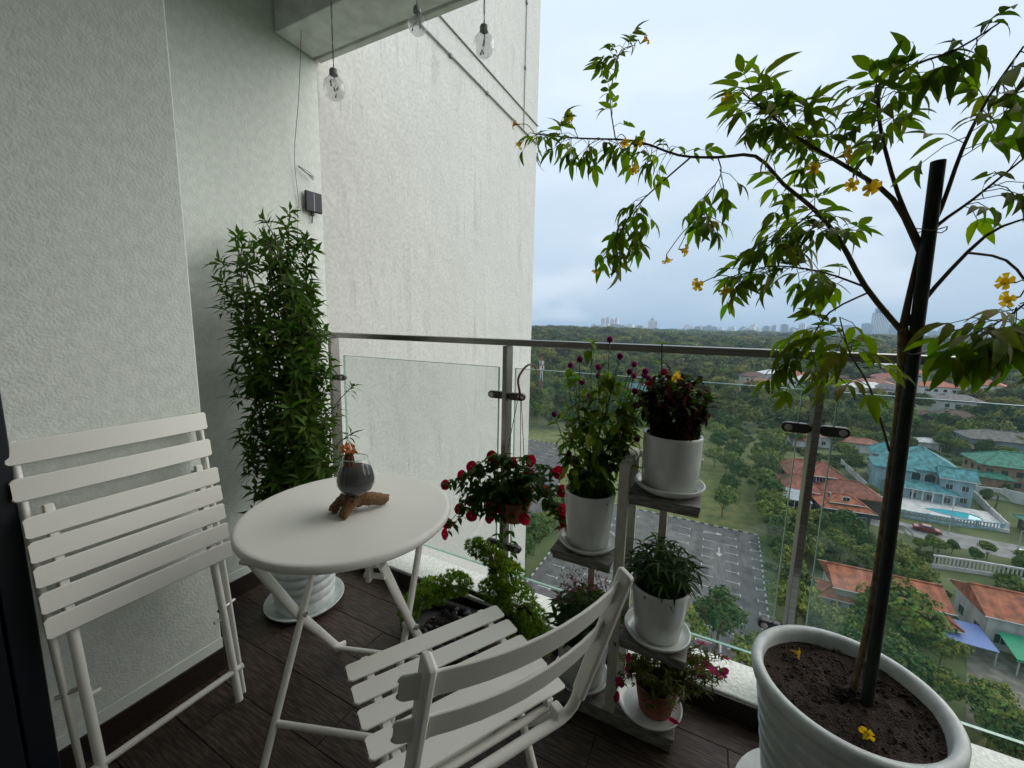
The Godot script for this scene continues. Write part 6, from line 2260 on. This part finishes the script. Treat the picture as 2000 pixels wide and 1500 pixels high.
func make_far_things() -> void:
	rng.seed = 700
	car("red car parked on the road before the villa", Vector3(42.6, GROUND + 0.04, -111.8), -0.25, M.car_red)
	car("white car at the far end of the road before the villa", Vector3(56.5, GROUND + 0.04, -108.3), -0.05, M.car_white)
	for p in [[46.5, -113.2], [16.2, -104.0], [52.5, -104.8]]:
		var o := thing("lamp_post", "thin pale lamp post beside the houses", "lamp post", Vector3(p[0], GROUND, p[1]), "lamp posts by the houses")
		var m := mb()
		tube(m, [Vector3(0, 0, 0), Vector3(0, 6.0, 0)], [0.09, 0.06], 8)
		part(o, "pole", m, M.line_paint)
		m = mb()
		tube(m, [Vector3(0, 6.0, 0), Vector3(0.4, 6.3, 0), Vector3(1.1, 6.35, 0)], [0.05, 0.05, 0.1], 6)
		part(o, "lamp_arm", m, M.line_paint)
	# telecom mast
	var at := Vector3(-82.0, 0, -196.0)
	at.y = land_y(at.x, at.z)
	var t := thing("telecom_mast", "red and white lattice telecom mast among the trees", "mast", at)
	for s in 4:
		var m := mb()
		var y0 := s * 6.5
		var y1 := y0 + 6.5
		for k in 4:
			var a := TAU * k / 4 + 0.4
			var b := TAU * (k + 1) / 4 + 0.4
			var r0 := 1.5 - s * 0.28
			var r1 := r0 - 0.28
			var A := Vector3(cos(a) * r0, y0, sin(a) * r0)
			var B := Vector3(cos(a) * r1, y1, sin(a) * r1)
			var C := Vector3(cos(b) * r0, y0, sin(b) * r0)
			var D := Vector3(cos(b) * r1, y1, sin(b) * r1)
			tube(m, [A, B], 0.13, 5)
			tube(m, [A, D], 0.08, 4)
			tube(m, [C, B], 0.08, 4)
		part(t, "lattice_section", m, M.mast_white if s % 2 == 0 else M.mast_red)
	for k in 6:
		var m := mb()
		var a := TAU * k / 6
		box(m, Vector3(cos(a) * 1.1, 20.0 + 2.5 * (k % 2), sin(a) * 1.1), Vector3(0.4, 2.0, 0.4), 0.05)
		part(t, "antenna", m, M.mast_white)
	# skyline: [azimuth-direction point x, z, width, height above the camera, shade, label]
	var blocks := []
	for i in 4:
		blocks.append([-655.0 + 28.0 * i, -2540.0, 22.0, [62.0, 66.0, 58.0, 64.0][i], 0])
	blocks.append([-365.0, -2570.0, 50.0, 52.0, 3])
	for i in 26:
		blocks.append([-560.0 + rnd(-160.0, 160.0), -2650.0 + rnd(0, 300.0), rnd(22, 40), rnd(8, 26), i % 2])
	for i in 62:
		var x := rnd(-240.0, 640.0)
		blocks.append([x, -2950.0 - rnd(0, 350.0), rnd(18, 44), rnd(14, 52) * (1.0 if absf(x - 180.0) < 200.0 else 0.7), [0, 0, 1, 0, 2][i % 5]])
	for i in 34:
		blocks.append([rnd(560.0, 1500.0), -3100.0 - rnd(0, 600.0), rnd(18, 50), rnd(12, 60), [1, 2, 2, 0][i % 4]])
	blocks.append([852.0, -3180.0, 74.0, 128.0, 4])
	blocks.append([785.0, -3150.0, 46.0, 62.0, 2])
	blocks.append([920.0, -3200.0, 34.0, 60.0, 2])
	blocks.append([700.0, -3150.0, 50.0, 50.0, 2])
	blocks.append([400.0, -2700.0, 30.0, 50.0, 0])
	var mats := [M.tower_white, M.tower_grey, M.tower_blue, M.tower_white, M.tower_blue]
	for b in blocks:
		var y := land_y(b[0], b[1])
		var hgt: float = b[3] - y
		var label: String = ["pale apartment tower on the hazy skyline", "grey apartment block on the hazy skyline", "bluish tower on the hazy skyline", "pale domed block standing alone on the skyline", "tall split-topped glass tower dominating the skyline"][b[4]]
		if b[4] < 3:
			label = ("low " if b[3] < 22.0 else "mid-height " if b[3] < 42.0 else "tall ") + ("slender " if b[2] < 27.0 else "broad " if b[2] > 38.0 else "") + label
		var o := thing("skyline_tower", label, "tower", Vector3(b[0], y, b[1]), "towers on the skyline" if b[4] < 3 else "", rnd(-0.4, 0.4))
		var m := mb()
		box(m, Vector3(0, hgt / 2, 0), Vector3(b[2], hgt, b[2] * 0.7))
		part(o, "block", m, mats[b[4]])
		m = mb()
		var n := int(b[2] / 7.0)
		for k in n:
			box(m, Vector3((k + 0.5) / n * b[2] - b[2] / 2, hgt / 2 - 2.0, b[2] * 0.35), Vector3(b[2] / n * 0.4, hgt - 6.0, 0.8))
		part(o, "window_bays", m, M.tower_grey if b[4] != 4 else M.tower_white)
		if b[4] == 3:
			m = mb()
			lathe(m, [Vector2(12, hgt), Vector2(12, hgt + 9), Vector2(9, hgt + 14), Vector2(0, hgt + 17)], 16)
			box(m, Vector3(0, hgt + 22, 0), Vector3(1.6, 12, 1.6))
			part(o, "dome", m, M.tower_grey)
		elif b[4] == 4:
			m = mb()
			var w: float = b[2] * 0.22
			for e in [[-0.28, 26.0], [0.0, 40.0], [0.28, 18.0]]:
				box(m, Vector3(b[2] * e[0], hgt + e[1] / 2, 0), Vector3(w, e[1], b[2] * 0.5))
			part(o, "crown_fins", m, M.tower_blue)
		else:
			m = mb()
			box(m, Vector3(0, hgt + 1.8, 0), Vector3(b[2] * 0.4, 3.6, b[2] * 0.3))
			part(o, "plant_room", m, M.tower_grey)


func _ready() -> void:
	rng.seed = 1
	make_view()
	make_materials()
	make_balcony()
	make_railing()
	make_land()
	make_houses()
	make_woods()
	make_far_things()
	make_table()
	make_folded_chair()
	make_open_chair()
	make_stand()
	make_shrub()
	make_tree()
	make_stand_plants()
	make_hanging_pot()
	make_bonsai()
	make_vase()
	make_lights()
